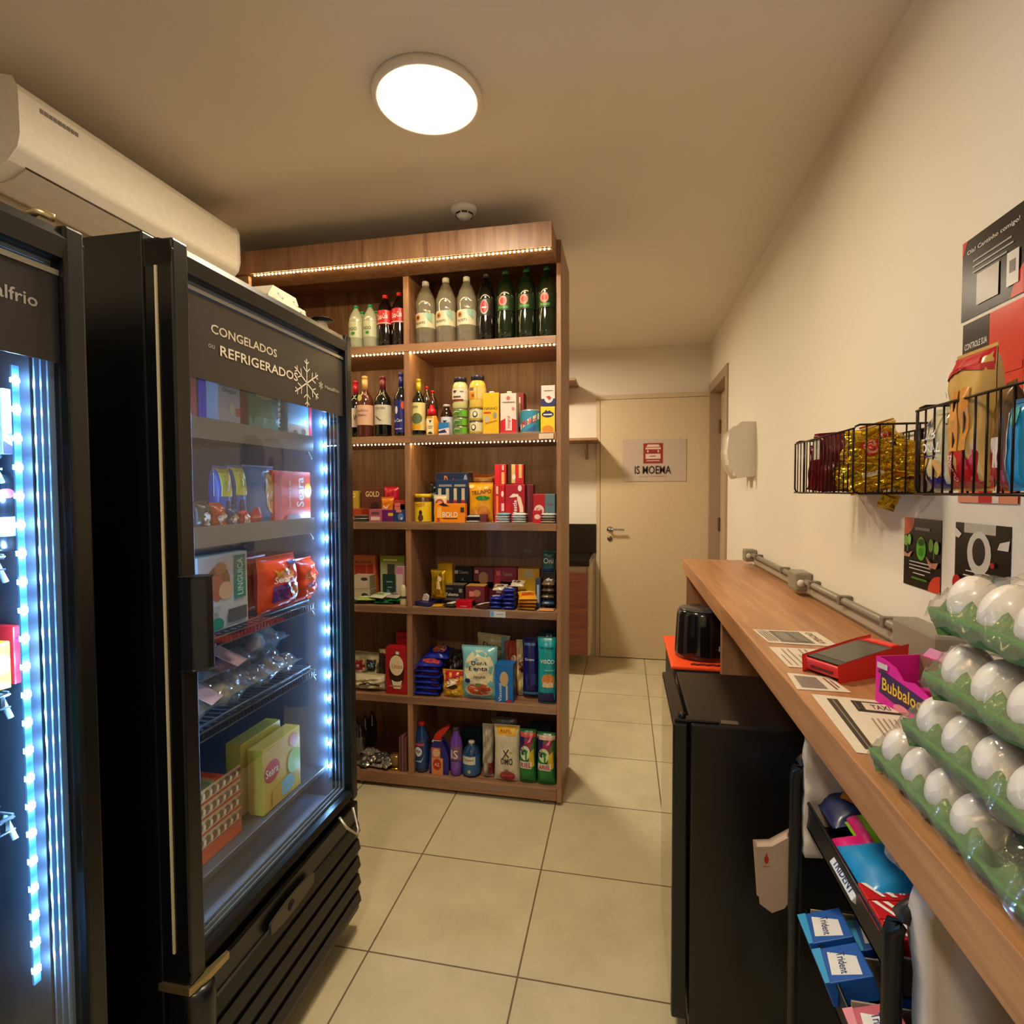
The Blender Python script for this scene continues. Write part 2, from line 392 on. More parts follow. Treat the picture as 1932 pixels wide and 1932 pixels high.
# ------------------------------------------------------------------ kitchenette behind
t = thing('kitchen_cabinet', 'wooden wall-hung cabinet at the back left of the white door', 'cabinet', (-.6, 4.05, .15))
L = (-.6, 4.05, .15)
MB().box(-1.1, -.265, 4.068, YB-.003, .15, .81, M('#cdbfa8', .5), .002).build('body', t, shift=L)
MB().box(-.262, -.246, 4.06, YB-.003, .15, .81, M('#c9b79c', .5), .002).build('side_panel', t, shift=L)
MB().box(-.69, -.262, 4.045, 4.066, .152, .76, W_CAB, .002).build('door', t, shift=L)
MB().box(-1.1, -.694, 4.045, 4.066, .152, .76, W_CAB, .002).build('door', t, shift=L)
t = thing('worktop', 'black stone worktop with raised back slab over the small cabinet', 'worktop', (-.6, 4.05, .811))
L = (-.6, 4.05, .811)
MB().box(-1.1, -.247, 4.03, YB-.003, .811, .855, M('#17130f', .2), .002).build('slab', t, shift=L)
MB().box(-1.1, -.225, YB-.03, YB-.003, .856, 1.09, M('#1a1714', .25), .002).build('splashback', t, shift=L)
for z, x1, lab in ((1.745, -.2, 'lower wooden wall shelf with bracket near the white back door'), (2.2, -.365, 'upper wooden wall shelf mostly hidden behind the tall shelf unit')):
    t = thing('wall_shelf', lab, 'shelf', (-.6, YB, z))
    MB().box(-.5, x1+.6, -.33, -.002, 0, .018, W_H, .001).build('board', t)
    b = MB(); b.prism([(-.29, -.001), (-.002, -.001), (-.002, -.13), (-.02, -.13), (-.27, -.02)], x1+.6-.11, x1+.6-.092, W_V, 'x'); b.build('bracket', t)
# soap dispenser
t = thing('soap_dispenser', 'white rounded soap dispenser on the right wall', 'dispenser', (XR, 3.13, 1.46))
b = MB(); b.prism([(0, 0), (-.07, -.01), (-.1, .04), (-.11, .1), (-.1, .19), (-.06, .225), (0, .225)], -.1, .1, M('#dcd3c4', .35), 'y'); o = b.build('housing', t)
bv = o.modifiers.new('bevel', 'BEVEL'); bv.width = .028; bv.segments = 5
MB().box(-.085, -.03, -.035, .035, -.028, .01, M('#d5cbbb', .4), .008).build('spout', t)
b = MB()
for z in (.07, .1): b.box(-.113, -.104, -.02, .02, z, z+.014, M('#8a7a66', .4))
b.build('window_slot', t)
# ------------------------------------------------------------------ counter
CT = .98
t = thing('counter', 'long narrow wooden counter along the right wall', 'counter', (.5, .49, 0))
L = (.5, .49, 0)
MB().box(.318, XR-.002, .49, 3.2, CT-.062, CT, W_Y, .0015).build('counter_top', t, shift=L)
MB().box(.335, XR-.004, 3.13, 3.165, 0, CT-.063, W_YS, .001).build('side_panel', t, shift=L)
MB().box(.365, XR-.004, 2.2, 2.235, 0, CT-.063, W_YS, .001).build('side_panel', t, shift=L)
MB().box(.335, XR-.004, .50, .535, 0, CT-.063, W_YS, .001).build('side_panel', t, shift=L)
# ------------------------------------------------------------------ conduit on the wall above the counter
GREY = M('#8d8575', .4)
t = thing('power_conduit', 'grey electric conduit pipe with socket boxes along the wall above the counter', 'conduit', (.63, 1.2, 1.02))
L = (.63, 1.2, 1.02)
b = MB(); b.tube([(.632, 1.3, 1.035), (.632, 2.98, 1.035)], .011, GREY); b.tube([(.632, .6, 1.035), (.632, 1.22, 1.035)], .011, GREY); b.build('pipe', t, shift=L)
MB().box(.636, XR-.001, .6, 2.95, .994, 1.018, M('#a79c88', .5), .003).build('cable_channel', t, shift=L)
for y0, y1, h in ((2.96, 3.03, .05), (2.12, 2.22, .055), (1.22, 1.4, .062)):
    b = MB(); b.box(.597, XR-.001, y0, y1, 1.0, 1.0+h+.012, GREY, .008); o = b.build('socket_box', t, shift=L)
    b = MB(); b.lathe([(0, 0), (.013, 0), (.013, -.004), (0, -.004)], M('#e5dccb', .4), (.615, y0-.0, 1.03), axis='y', seg=14); b.build('socket_face', o, shift=L)
for y in (1.5, 1.78, 2.05, 2.4, 2.85):
    b = MB(); b.box(.617, XR-.001, y-.01, y+.01, 1.023, 1.05, M('#756d5f', .45), .003); b.build('clip', t, shift=L)
# ------------------------------------------------------------------ things on the counter
def paper(name, lab, pts, items, hexc='#e6d9c6'):
    """a sheet lying on the counter; pts = far left, far right, near right, near left"""
    a, b_, c, d = [Vector((p[0], p[1], CT+.0008)) for p in pts]
    def S(u, v, o):
        s = u+.5; lo = d.lerp(c, s); hi = a.lerp(b_, s); p = lo.lerp(hi, v); return (p.x, p.y, p.z+.0004+o)
    m = MB(); top = [(p.x, p.y, p.z+.0004) for p in (a, b_, c, d)]; bot = [(p.x, p.y, p.z) for p in (a, b_, c, d)]
    m.add(top+bot, [(3, 2, 1, 0), (4, 5, 6, 7), (0, 1, 5, 4), (1, 2, 6, 5), (2, 3, 7, 6), (3, 0, 4, 7)], M(hexc, .5))
    m.decor(items, S, 1, 1); return tag(m.build(name), lab, 'paper')
lines = lambda x0, x1, v0, v1, n, col: [('r', x0, v0+(v1-v0)*i/n, x1-(.12 if i % 3 == 2 else 0), v0+(v1-v0)*(i+.45)/n, col) for i in range(n)]
paper('notice_paper', 'white notice with dark printed panel, farthest sheet on the counter', [(.344, 1.60), (.504, 1.60), (.512, 1.458), (.353, 1.467)],
      [('r', -.28, .1, .2, .92, '#6f6a60'), ('r', -.22, .2, -.05, .82, '#8a8478'), ('r', .0, .2, .15, .82, '#7d776c'), ('tv', 'ATENCAO', .32, .5, .75, '#7a3326', .1)]+[('r', -.46+i*.04, .1, -.445+i*.04, .9, '#7a6a5a') for i in range(4)])
paper('notice_paper', 'white notice full of grey lines of text under the card reader', [(.344, 1.427), (.512, 1.427), (.512, 1.271), (.346, 1.271)], [('r', -.44+i*.075, .08, -.42+i*.075, .9 if i % 3 else .6, '#a08c78') for i in range(12)])
paper('notice_paper', 'small pale sheet with a plain grey square in front of the card reader', [(.332, 1.229), (.409, 1.215), (.418, 1.13), (.324, 1.13)], [('r', -.38, .12, .12, .85, '#8b8078'), ('r', .27, .12, .31, .85, '#8a5040'), ('r', .36, .25, .39, .7, '#8a5040')])
paper('notice_paper', 'large sheet with a black striped column beside the pink gum box', [(.342, 1.108), (.49, 1.09), (.44, .86), (.33, .87)],
      [('r', -.36, .06, -.24, .93, '#3a332c'), ('r', -.31, .08, -.29, .91, '#8a7a68'), ('r', -.1, .72, .38, .93, '#2c2520'), ('r', -.07, .75, .35, .9, '#e0d0ba'), ('T', 'TAXI', .18, .82, .2, '#3a3028', .09), ('r', -.07, .75, .0, .9, '#2c2520')]+[('r', -.02+i*.06, .2, .0+i*.06, .58, '#9a8570') for i in range(7)])
# card reader
t = thing('card_terminal', 'red card payment terminal with dark screen on the counter', 'card terminal', (.474, 1.266, CT+.002), (0, 0, math.radians(33)))
RED = M('#d8241c', .35)
b = MB(); b.prism([(-.095, .004), (.0, .0), (.095, .012), (.098, .05), (.06, .048), (-.097, .03)], -.041, .041, RED, 'y'); o = b.build('case', t)
bv = o.modifiers.new('bevel', 'BEVEL'); bv.width = .006; bv.segments = 3
a = math.atan2(.018, .157)
Mx = Matrix.Translation((-.015, 0, .0396)) @ Matrix.Rotation(-a, 4, 'Y')
b = MB(); b.box(-.079, .077, -.037, .037, 0, .0028, M('#1d1b1a', .12), .001, Mx); b.box(-.058, .064, -.035, .035, .0029, .0032, M('#4d4a44', .1), 0, Mx); b.build('screen', t)
MB().box(.068, .094, -.03, .03, .0485, .053, M('#f03a2e', .4), .002).build('paper_flap', t)
MB().box(-.0982, -.0955, -.025, .025, .012, .017, M('#5a0e0a', .5)).build('card_slot', t)
# gum box
t = thing('gum_box', 'open pink cardboard box of bubble gum beside the egg trays', 'gum box', (.443, 1.092, CT), (0, 0, math.radians(-73)))
PK = M('#e0189a', .4); WB = M('#8a6a58', .6)
b = MB()
b.prism([(0, 0), (.17, 0), (.17, .05), (.11, .05), (.085, .062), (.062, .058), (.045, .075), (.02, .082), (0, .083)], 0, .002, PK, 'y')
b.box(0, .17, .002, .085, 0, .002, PK); b.box(0, .002, .002, .085, 0, .083, PK); b.box(.168, .17, .002, .085, 0, .083, PK); b.box(0, .17, .0835, .0855, 0, .083, PK); b.box(.0025, .1675, .0815, .0833, .002, .082, WB)
S = lambda x, z, o: (x, -o, z)
b.decor([('p', [(.05, .26), (.08, .7), (.16, .72), (.62, .5), (.64, .2), (.5, .14), (.25, .16)], '#3c1c4c'), ('T', 'Bubbaloo', .345, .42, .5, '#f2c318', .26, -.1), ('e', .35, .1, .1, .09, '#f08a9a'), ('e', .8, .6, .05, .08, '#e8c8d8'), ('r', .03, .78, .17, .9, '#cfc6c2'), ('r', .05, .68, .15, .75, '#3a3038')], S, .17, .083)
b.build('box_body', t)
for i in range(6):
    random.seed(i); MB().box(.02+i*.022, .038+i*.022, .012, .07, .003, .03+.01*(i % 2), M('#c41a84', .35), .004).build('gum_piece', t)
t.children[0]['label'] = 'pink box body with yellow lettering'
MB().prism([(.005, .083), (.1, .083), (.09, .098), (.02, .1)], .0855, .087, M('#f4a8cc', .5), 'y').build('lid_flap', t)
# ------------------------------------------------------------------ egg trays and eggs
GREEN = M('#5e8248', .8, bump=.25, bscale=220)
def egg_tray(x0, y1, z, lab, rows=6, p=.0525):
    """pulp tray: wavy sheet of cups; x0 = room side, y1 = far side, rows run towards the viewer"""
    t = thing('egg_tray', lab, 'egg tray', (x0+.0, y1-rows*p, z), group=None)
    N = 6; m = MB(); nx = rows*N; vs = []
    def hgt(i, j):
        if i == 1: i = 0.35
        if j == 1: j = 0.35
        # cup low at centres, posts high at cup corners
        u = i/N; v = j/N
        c = math.cos(2*PI*u)*.5+.5; d = math.cos(2*PI*v)*.5+.5
        post = (c*d)**.8
        if i in (0, nx) or j in (0, nx): return .030
        return .006+.018*max(c, d)+.024*post
    W_ = rows*p
    for j in range(nx+1):
        for i in range(nx+1): vs.append((i/nx*W_, j/nx*W_, hgt(i, j)))
    n1 = nx+1
    fs = [(j*n1+i, j*n1+i+1, (j+1)*n1+i+1, (j+1)*n1+i) for j in range(nx) for i in range(nx)]
    m.add(vs, fs, GREEN, True)
    # rim skirt: flange sloping out then down
    ring = [(0, 0), (W_, 0), (W_, W_), (0, W_)]
    for k in range(4):
        a = ring[k]; c = ring[(k+1) % 4]; n = nx
        nrm = ((c[1]-a[1])/W_, -(c[0]-a[0])/W_)
        v2 = []
        for i in range(n+1):
            q = i/n; x = a[0]+(c[0]-a[0])*q; y = a[1]+(c[1]-a[1])*q
            hh = .030
            sc = .006*math.sin(PI*q*rows)**2
            v2 += [(x, y, hh), (x+nrm[0]*(.006), y+nrm[1]*(.006), .0295), (x+nrm[0]*(.002-sc), y+nrm[1]*(.002-sc), .015), (x-nrm[0]*(.010+sc), y-nrm[1]*(.010+sc), .002)]
        m.add(v2, [(i*4+r, (i+1)*4+r, (i+1)*4+r+1, i*4+r+1) for i in range(n) for r in range(3)], GREEN, True)
    m.build('pulp_tray', t)
    return t, W_
def film_cover(t, W_, seed):
    random.seed(seed); m = MB(); n = 60; vs = []
    ph = [random.uniform(0, 6) for _ in range(6)]
    for j in range(n+1):
        for i in range(n+1):
            u = i/n; v = j/n
            e = min(u, 1-u, v, 1-v)
            z = .016+(.052)*min(1, e/.09)**.6+.003*math.cos(2*PI*u*6+PI)*math.cos(2*PI*v*6+PI)+.0014*math.sin(u*60+ph[0]+5*v)+.0012*math.sin(v*70+ph[1]-u*9)+.001*math.sin(v*110+u*60+ph[2])
            vs.append((-.008+u*(W_+.016), -.008+v*(W_+.016), z))
    m.add(vs, [(j*(n+1)+i, j*(n+1)+i+1, (j+1)*(n+1)+i+1, (j+1)*(n+1)+i) for j in range(n) for i in range(n)], film('#f6f2ea', .06, .07, .07), True)
    m.build('plastic_wrap', t)
_egg = None
def egg(loc, lab, grp, seed):
    global _egg
    if _egg is None:
        pr = []
        for i in range(15):
            a = PI*i/14; z = -math.cos(a)*.030; r = math.sin(a)*.0246*(1-.10*(z/.03))
            pr.append((max(r, 0), z))
        m = MB(); m.lathe(pr, M('#e6ddd2', .38, coat=.3), seg=22); _egg = m.build('egg'); o = _egg
    else: o = _egg.copy(); COL.objects.link(o)
    random.seed(seed); o.location = loc; o.rotation_euler = (random.uniform(-.12, .12), random.uniform(-.12, .12), random.uniform(0, 6))
    return tag(o, lab, 'egg', grp)
for k, (x0, y1, pos) in enumerate(((.332, .822, 'bottom'), (.332, .737, 'second lowest'), (.332, .688, 'third'), (.332, .682, 'top'))):
    z = CT+.001+k*.0735
    t, W_ = egg_tray(x0, y1, z, 'green pulp egg tray under clear film, %s of the stack of four' % pos)
    film_cover(t, W_, k)
    for i in range(6):
        for j in range(6):
            if k < 3 and i > 1: continue
            if k == 0 and j == 1 and i == 0: pass
            if j <= 1 and i == 0 and k == 0: continue
            egg((x0+(i+.5)*.0525, y1-6*.0525+(j+.5)*.0525, z+.039), 'white egg lying in the %s green tray of the stack' % pos, 'eggs in the %s green tray' % pos, k*40+i*6+j)
# ------------------------------------------------------------------ posters on the right wall
def qc(cx, cy, rx, ry, a0, col): return ('p', [(cx, cy)]+[(cx+rx*math.cos(a0+PI/2*i/10), cy+ry*math.sin(a0+PI/2*i/10)) for i in range(11)], col)
def poster(name, lab, y1, y0, z0, z1, base, items):
    """y1 = far edge (left in view), y0 = near edge"""
    w_ = y1-y0; h_ = z1-z0; m = MB(); m.box(XR-.0016, XR-.0004, y0, y1, z0, z1, M(base, .25))
    S = lambda x, z, o: (XR-.0016-o*.7, (y0+y1)/2-x, z0+z)
    m.decor(items, S, w_, h_, .25)
    return tag(m.build(name), lab, 'poster')
poster('poster', 'glossy black poster with white print and phone picture, highest on the right wall', 1.268, 1.088, 1.69, 1.843, '#1d1717',
       [('p', [(-.5, .8), (-.5, 1), (-.41, 1)], '#c83c2a'), ('p', [(.5, .0), (.3, .0), (.36, .2), (.5, .36)], '#c83c2a'), ('T', 'Ola! Cantinho comigo!', .0, .83, .82, '#d8cfc8', .07), ('r', -.3, .68, .3, .7, '#a89f98'), ('r', -.3, .61, .33, .63, '#a89f98'), ('r', -.3, .54, .24, .56, '#a89f98'), ('r', -.22, .12, .13, .5, '#b5aca0'), ('r', .25, .14, .42, .52, '#d8d0c8'), ('r', .29, .28, .38, .42, '#6a6460')])
poster('poster', 'red and black poster partly behind the near wire basket', 1.26, 1.088, 1.335, 1.682, '#d63a26',
       [('r', -.5, .5, -.03, 1, '#1c1716'), ('T', 'CONTROLE SUA', -.26, .87, .4, '#e8ddd2', .035), ('T', 'VOCE', -.38, .80, .14, '#e8ddd2', .035), ('T', 'DEVE', -.18, .80, .18, '#d8402c', .035), ('r', -.45, .66, .5, .7, '#d63a26'), ('r', -.5, .0, .5, .06, '#d98a6a'), ('r', -.12, .0, .1, .3, '#b81c24'), ('r', .12, .0, .22, .3, '#e0d0c0')])
o = poster('poster', 'black poster with green sprouts held in hands, lower on the right wall', 1.475, 1.318, 1.138, 1.295, '#17130f',
       [qc(-.5, 1, .3, .26, -PI/2, '#c8553a'), qc(.5, 0, .3, .24, PI/2, '#d2432c'), ('r', -.18, .83, .22, .87, '#8a8478'), ('e', .0, .57, .13, .17, '#5fae2c'), ('e', .0, .66, .09, .05, '#2a5a18'), ('e', .0, .52, .07, .06, '#3c8a1e'),
        ('e', -.42, .66, .06, .08, '#7fae4a'), ('e', -.32, .68, .05, .08, '#8fc058'), ('r', -.375, .5, -.36, .64, '#6a9a3a'), ('p', [(-.48, .5), (-.36, .46), (-.22, .52), (-.3, .42), (-.46, .42)], '#c98a70'), ('e', .28, .64, .06, .09, '#7fae4a'), ('e', .42, .62, .06, .09, '#8fc058'), ('r', .355, .46, .37, .6, '#6a9a3a'), ('p', [(.16, .48), (.3, .4), (.48, .42), (.42, .33), (.26, .33)], '#c98a70'),
        ('r', -.28, .36, .3, .375, '#d0c8bc'), ('r', -.28, .31, .3, .325, '#d0c8bc'), ('r', -.28, .26, .3, .275, '#d0c8bc'), ('r', -.16, .2, .16, .215, '#d0c8bc'), ('r', -.2, .12, .22, .15, '#4a7a2a')])
o = poster('poster', 'black poster with a white toilet picture above the egg trays', 1.268, 1.105, 1.14, 1.295, '#17130f',
       [('r', -.32, .88, .26, 1, '#b8b0a4'), ('e', -.03, .64, .22, .27, '#cfc8bc'), ('e', -.03, .66, .12, .17, '#2a2420'), ('p', [(-.5, .94), (-.36, .86), (-.42, .8), (-.5, .82)], '#d8d0c4'), ('p', [(.5, .84), (.34, .8), (.3, .72), (.48, .72)], '#d8d0c4'), ('r', -.26, .4, .18, .415, '#e0d8cc'), ('r', -.3, .34, .22, .355, '#e0d8cc'), ('r', -.24, .28, .16, .295, '#e0d8cc'), ('r', -.3, .22, .22, .235, '#c8c0b4'), ('r', -.2, .15, .2, .165, '#c8c0b4'), ('r', -.14, .09, .14, .105, '#c8c0b4'),
        ('e', -.42, .22, .09, .11, '#b82a26'), ('e', .24, .53, .04, .035, '#b82a26'), ('p', [(-.5, .0), (-.5, .1), (-.3, .09), (-.1, .0)], '#c83c2a'), ('e', .4, .25, .1, .12, '#c9987c'), ('e', .4, .35, .11, .07, '#4a7e9a'), ('r', .3, .02, .5, .13, '#4a7088')])
# ------------------------------------------------------------------ wire baskets
WIRE = M('#22150f', .35, .6)
def basket(x0, x1, y0, y1, z0, z1, lab):
    t = thing('wire_basket', lab, 'basket', (XR, (y0+y1)/2, z0)); L = (XR, (y0+y1)/2, z0)
    r = .0022; c = .012
    def uend(y):
        return [(x1, y, z1), (x1, y, z0+c), (x1-c*.3, y, z0+c*.3), (x1-c, y, z0), (x0+c, y, z0), (x0+c*.3, y, z0+c*.3), (x0, y, z0+c), (x0, y, z1-c), (x0+c*.3, y, z1-c*.3), (x0+c, y, z1), (x1, y, z1)]
    for y in (y0, y1):
        b = MB(); b.tube(uend(y), r*1.15, WIRE, 6)
        n = 5
        for i in range(1, n+1): x = x0+(x1-x0)*i/(n+1); b.tube([(x, y, z0), (x, y, z1)], r*.8, WIRE, 5)
        b.build('end_panel', t, shift=L)
    b = MB()
    for z in (z0+.001, z1-.008): b.tube([(x0, y0-.004, z), (x0, y1+.004, z)], r, WIRE, 6)
    n = int((y1-y0)/.026)
    for i in range(1, n): y = y0+(y1-y0)*i/n; b.tube([(x0, y, z0), (x0, y, z1-.008)], r*.75, WIRE, 5)
    b.build('front_panel', t, shift=L)
    b = MB()
    for z in (z0+.001, z1-.008): b.tube([(x1, y0-.004, z), (x1, y1+.004, z)], r, WIRE, 6)
    for i in range(1, n): y = y0+(y1-y0)*i/n; b.tube([(x1, y, z0), (x1, y, z1-.008)], r*.75, WIRE, 5)
    b.build('rear_panel', t, shift=L)
    b = MB()
    for i in range(1, 6): x = x0+(x1-x0)*i/6; b.tube([(x, y0, z0), (x, y1, z0)], r*.8, WIRE, 5)
    for i in range(0, n+1, 2): y = y0+(y1-y0)*i/n; b.tube([(x0+c, y, z0), (x1-c, y, z0)], r*.8, WIRE, 5)
    b.build('bottom_panel', t, shift=L)
    b = MB()
    for y in (y0+.06, y1-.06): b.tube([(x1, y, z1-.008), (XR-.003, y, z1-.008), (XR-.003, y, z1-.03)], r*1.3, WIRE, 6)
    b.build('wall_hook', t, shift=L)
    return t
basket(.49, .645, 1.34, 1.76, 1.352, 1.502, 'black wire basket of red and gold snack packs on the right wall')
basket(.49, .645, .67, 1.07, 1.352, 1.502, 'black wire basket of tall bread bags nearest the viewer on the right wall')
o = MB().box(.4935, .4945, 1.565, 1.615, 1.44, 1.495, M('#cfc2b4', .4)).build('price_tag', loc=(0, 0, 0)); tag(o, 'blank pale price tag hanging on the front of the far wire basket', 'price tag')
# ------------------------------------------------------------------ generic packs
def bag_mesh(w, h, d, col, items=(), rough=.28, metal=0.0, seed=0, wr=.06, crimp=True, n=16, back=None):
    random.seed(seed); ph = [random.uniform(0, 6.28) for _ in range(8)]
    def T(u, v):
        a = max(0, 1-abs(2*u)**3.2); b_ = max(0, 1-abs(2*v-1)**4)
        base = (a**.55)*(b_**.6)
        wv = 1+wr*(math.sin(u*17+ph[0]+v*5)+math.sin(v*19+ph[1]-u*7)+.6*math.sin(u*31+v*23+ph[2]))
        return d/2*base*wv
    def X(u, v): return u*w*(1-.05*math.sin(PI*v)*(1 if crimp else 0))+w*wr*.12*math.sin(v*9+ph[3])
    def S(x, z, o): u = x/w; v = z/h; return (X(u, v), -T(u, v)-.0006-o, z)
    def B(x, z, o): u = x/w; v = z/h; return (X(u, v), T(u, v)+.0006+o, z)
    m = MB()
    for fn, flip in ((S, 0), (B, 1)):
        vs = [fn((i/n-.5)*w, j/n*h, 0) for j in range(n+1) for i in range(n+1)]
        fs = [(j*(n+1)+i, j*(n+1)+i+1, (j+1)*(n+1)+i+1, (j+1)*(n+1)+i) for j in range(n) for i in range(n)]
        if flip: fs = [tuple(reversed(f)) for f in fs]
        m.add(vs, fs, M(col, rough, metal), True)
    if crimp:
        for z0 in (-.006, h-.001): m.box(-w/2, w/2, -.0008, .0008, z0+.002, z0+.007, M(col, rough, metal))
    m.decor(items, S, w, h, rough, .0014)
    return m
def rotz(front): return {'-y': 0, '+x': PI/2, '-x': -PI/2}[front]
def bag(name, lab, cat, x, y, z, w, h, d, col, items=(), rot=None, grp=None, **k):
    return tag(bag_mesh(w, h, d, col, items, **k).build(name, loc=(x, y, z), rot=rot or (0, 0, 0)), lab, cat, grp)
def box_mesh(w, h, d, col, items=(), side=None, top=None, bev=.0015, rough=.4):
    m = MB(); m.box(-w/2, w/2, 0, d, 0, h, M(col, rough), bev)
    if side: m.add([(w/2+.0005, .001, .001), (w/2+.0005, d-.001, .001), (w/2+.0005, d-.001, h-.001), (w/2+.0005, .001, h-.001)], [(0, 1, 2, 3)], M(side, rough))
    if top: m.add([(-w/2+.001, .001, h+.0005), (w/2-.001, .001, h+.0005), (w/2-.001, d-.001, h+.0005), (-w/2+.001, d-.001, h+.0005)], [(0, 1, 2, 3)], M(top, rough))
    m.decor(items, lambda x, z, o: (x, -o, z), w, h, rough); return m
def pack(name, lab, cat, x, y, z, w, h, d, col, items=(), rot=None, grp=None, **k):
    return tag(box_mesh(w, h, d, col, items, **k).build(name, loc=(x, y, z), rot=rot or (0, 0, 0)), lab, cat, grp)
# packs in the baskets (front faces look to the room or to the viewer)
GOLDC = '#c8a018'
random.seed(5)
for i, (x, y, z, yw) in enumerate(((.575, 1.365, 1.40, 0), (.545, 1.40, 1.365, -.2), (.60, 1.405, 1.425, .3), (.545, 1.43, 1.43, -.5), (.59, 1.45, 1.365, .1), (.55, 1.475, 1.40, -1.3), (.595, 1.49, 1.425, -.4), (.57, 1.375, 1.445, .1), (.60, 1.38, 1.362, .2), (.545, 1.37, 1.363, -.15), (.545, 1.53, 1.37, -1.4), (.58, 1.53, 1.40, -.9), (.53, 1.36, 1.42, -.1), (.61, 1.36, 1.40, .15), (.56, 1.56, 1.365, -1.2), (.60, 1.43, 1.395, .5))):
    q = ([('e', .0, .5, .2, .30, '#c43a16'), ('e', 0, .5, .15, .23, '#e8c8a8'), ('e', 0, .5, .12, .17, '#c43a16')] if i in (7, 12, 5) else [('r', -.25, .42, .25, .58, '#e8dcc0')] if i in (1, 9) else [])
    bag('candy_bag', 'shiny gold candy bag crammed in the far wire basket', 'candy bag', x, y, z, .075+.02*(i % 3 == 0), .062, .028, GOLDC, q, (random.uniform(-.35, .2), random.uniform(-.3, .3), yw), 'gold bags in the far basket', rough=.16, metal=.75, seed=i*7, wr=.3, n=20)
for i, y in enumerate((1.60, 1.63, 1.66, 1.69, 1.72)):
    bag('candy_bag', 'dark red candy bag at the far end of the far wire basket', 'candy bag', .57, y, 1.362, .12, .145-.03*(i > 2), .026, '#9e1428' if i % 2 else '#6c101e', (), (0, .03*(i-2), 0), 'dark red bags in the far basket', rough=.2, metal=.3, seed=i+40, wr=.2)
bag('snack_bag', 'single gold bag corner poking out under the far wire basket', 'snack bag', .60, 1.42, 1.347, .04, .028, .006, GOLDC, (), (PI+.2, .3, .1), None, rough=.16, metal=.75, seed=3, wr=.2, n=8)
NX = -PI/2
bag('bread_bag', 'silver and blue bag with white lettering at the far end of the near basket', 'snack bag', .512, 1.028, 1.362, .072, .125, .04, '#c9bd94', [('r', -.5, .0, .5, .15, '#2a2880'), ('p', [(-.4, .15), (-.3, .07), (-.2, .15), (-.1, .4), (-.35, .4)], '#d08a3c'), ('e', .2, .25, .16, .12, '#d8a050'), ('p', [(-.2, .82), (-.1, .92), (.0, .82)], '#2a2850'), ('T', 'CLUB', -.05, .7, .55, '#f0ecec', .13), ('T', 'SOCIAL', .0, .53, .7, '#f0ecec', .13), ('r', -.3, .41, .25, .43, '#2a2850')], (0, 0, NX), seed=9)
bag('bread_bag', 'tall red and cream bag of long breadsticks standing in the near basket', 'snack bag', .514, .955, 1.362, .09, .20, .045, '#c89c50', [('r', -.5, .0, .5, .28, '#b81420'), ('r', -.5, .88, .5, 1, '#c01420'), ('p', [(-.5, .8), (-.5, .9), (.5, .9), (.5, .84), (.1, .88), (-.2, .87)], '#c01420'), ('r', -.18, .28, -.02, .74, '#d8923c'), ('r', .1, .28, .26, .74, '#d08830'), ('tv', 'COOK', -.34, .62, .26, '#2a2220', .12), ('tv', 'COOKIES', -.1, .15, .2, '#f0d8c8', .09)], (0, 0, NX+.05), seed=11, wr=.08)
bag('bread_bag', 'dark brown and red bag beside the breadstick bag in the near basket', 'snack bag', .52, .888, 1.362, .045, .14, .03, '#6a4a20', [('r', -.5, .0, .5, .35, '#a01c28'), ('r', -.3, .2, .3, .5, '#d8c8b8')], (0, .02, NX-.3), seed=12)
bag('snack_bag', 'blue snack bag with yellow and green letters standing in the near basket', 'snack bag', .545, .835, 1.362, .085, .215, .04, '#12407c', [('p', [(-.3, 1), (-.1, 1), (.1, .78), (-.2, .78)], '#e8d820'), ('r', -.32, .78, -.08, .87, '#6aa83a'), ('r', -.25, .64, .05, .75, '#d85a28'), ('e', .0, .55, .18, .08, '#d8c8b8'), ('r', .2, .6, .35, .7, '#4a9a4a'), ('r', -.45, .0, -.25, .5, '#1a8ac8'), ('r', -.1, .1, .4, .42, '#c8b49a')], (0, 0, NX), seed=13, wr=.1)
bag('snack_bag', 'light blue snack bag in front of the dark blue ones in the near basket', 'snack bag', .507, .845, 1.362, .035, .11, .02, '#1c86bc', [('r', -.5, .2, -.28, .9, '#e8e4e0'), ('e', .1, .85, .2, .12, '#3aa89a')], (0, .02, NX), seed=15)
bag('snack_bag', 'big dark blue snack bag at the near end of the near basket', 'snack bag', .55, .755, 1.362, .11, .22, .055, '#0c3c6c', [('r', -.3, .12, .3, .42, '#b8a488'), ('r', -.35, .25, .35, .28, '#2a5a70'), ('e', .3, .75, .15, .1, '#c83040')], (0, 0, NX), seed=14, wr=.1)
# ------------------------------------------------------------------ mini fridge
t = thing('mini_fridge', 'small black fridge with mirror-like front under the counter', 'mini fridge', (.34, 1.57, 0)); L = (.34, 1.57, 0)
BK = M('#121113', .28)
MB().box(.158, .56, 1.372, 1.768, .03, .8, BK, .006).build('cabinet', t, shift=L)
o = MB().box(.118, .152, 1.372, 1.768, .06, .797, BK, .004).build('door', t, shift=L)
MB().box(.1165, .1178, 1.376, 1.755, .072, .790, M('#b0a8a0', .04, 1.0), 0).build('mirror_glass', o, shift=L)
b = MB(); b.box(.122, .225, 1.378, 1.405, .8005, .807, BLACK, .002); b.lathe([(0, 0), (.009, 0), (.009, .012), (0, .014)], BLACK, (.14, 1.39, .806), seg=12); b.box(.23, .27, 1.38, 1.4, .8005, .8035, M('#5a4c40', .3), .001); b.build('hinge', t, shift=L)
for x in (.19, .52):
    for y in (1.40, 1.74): MB().lathe([(.014, 0), (.014, .031)], BLACKM, (x, y, 0), seg=12).build('foot', t, shift=L)
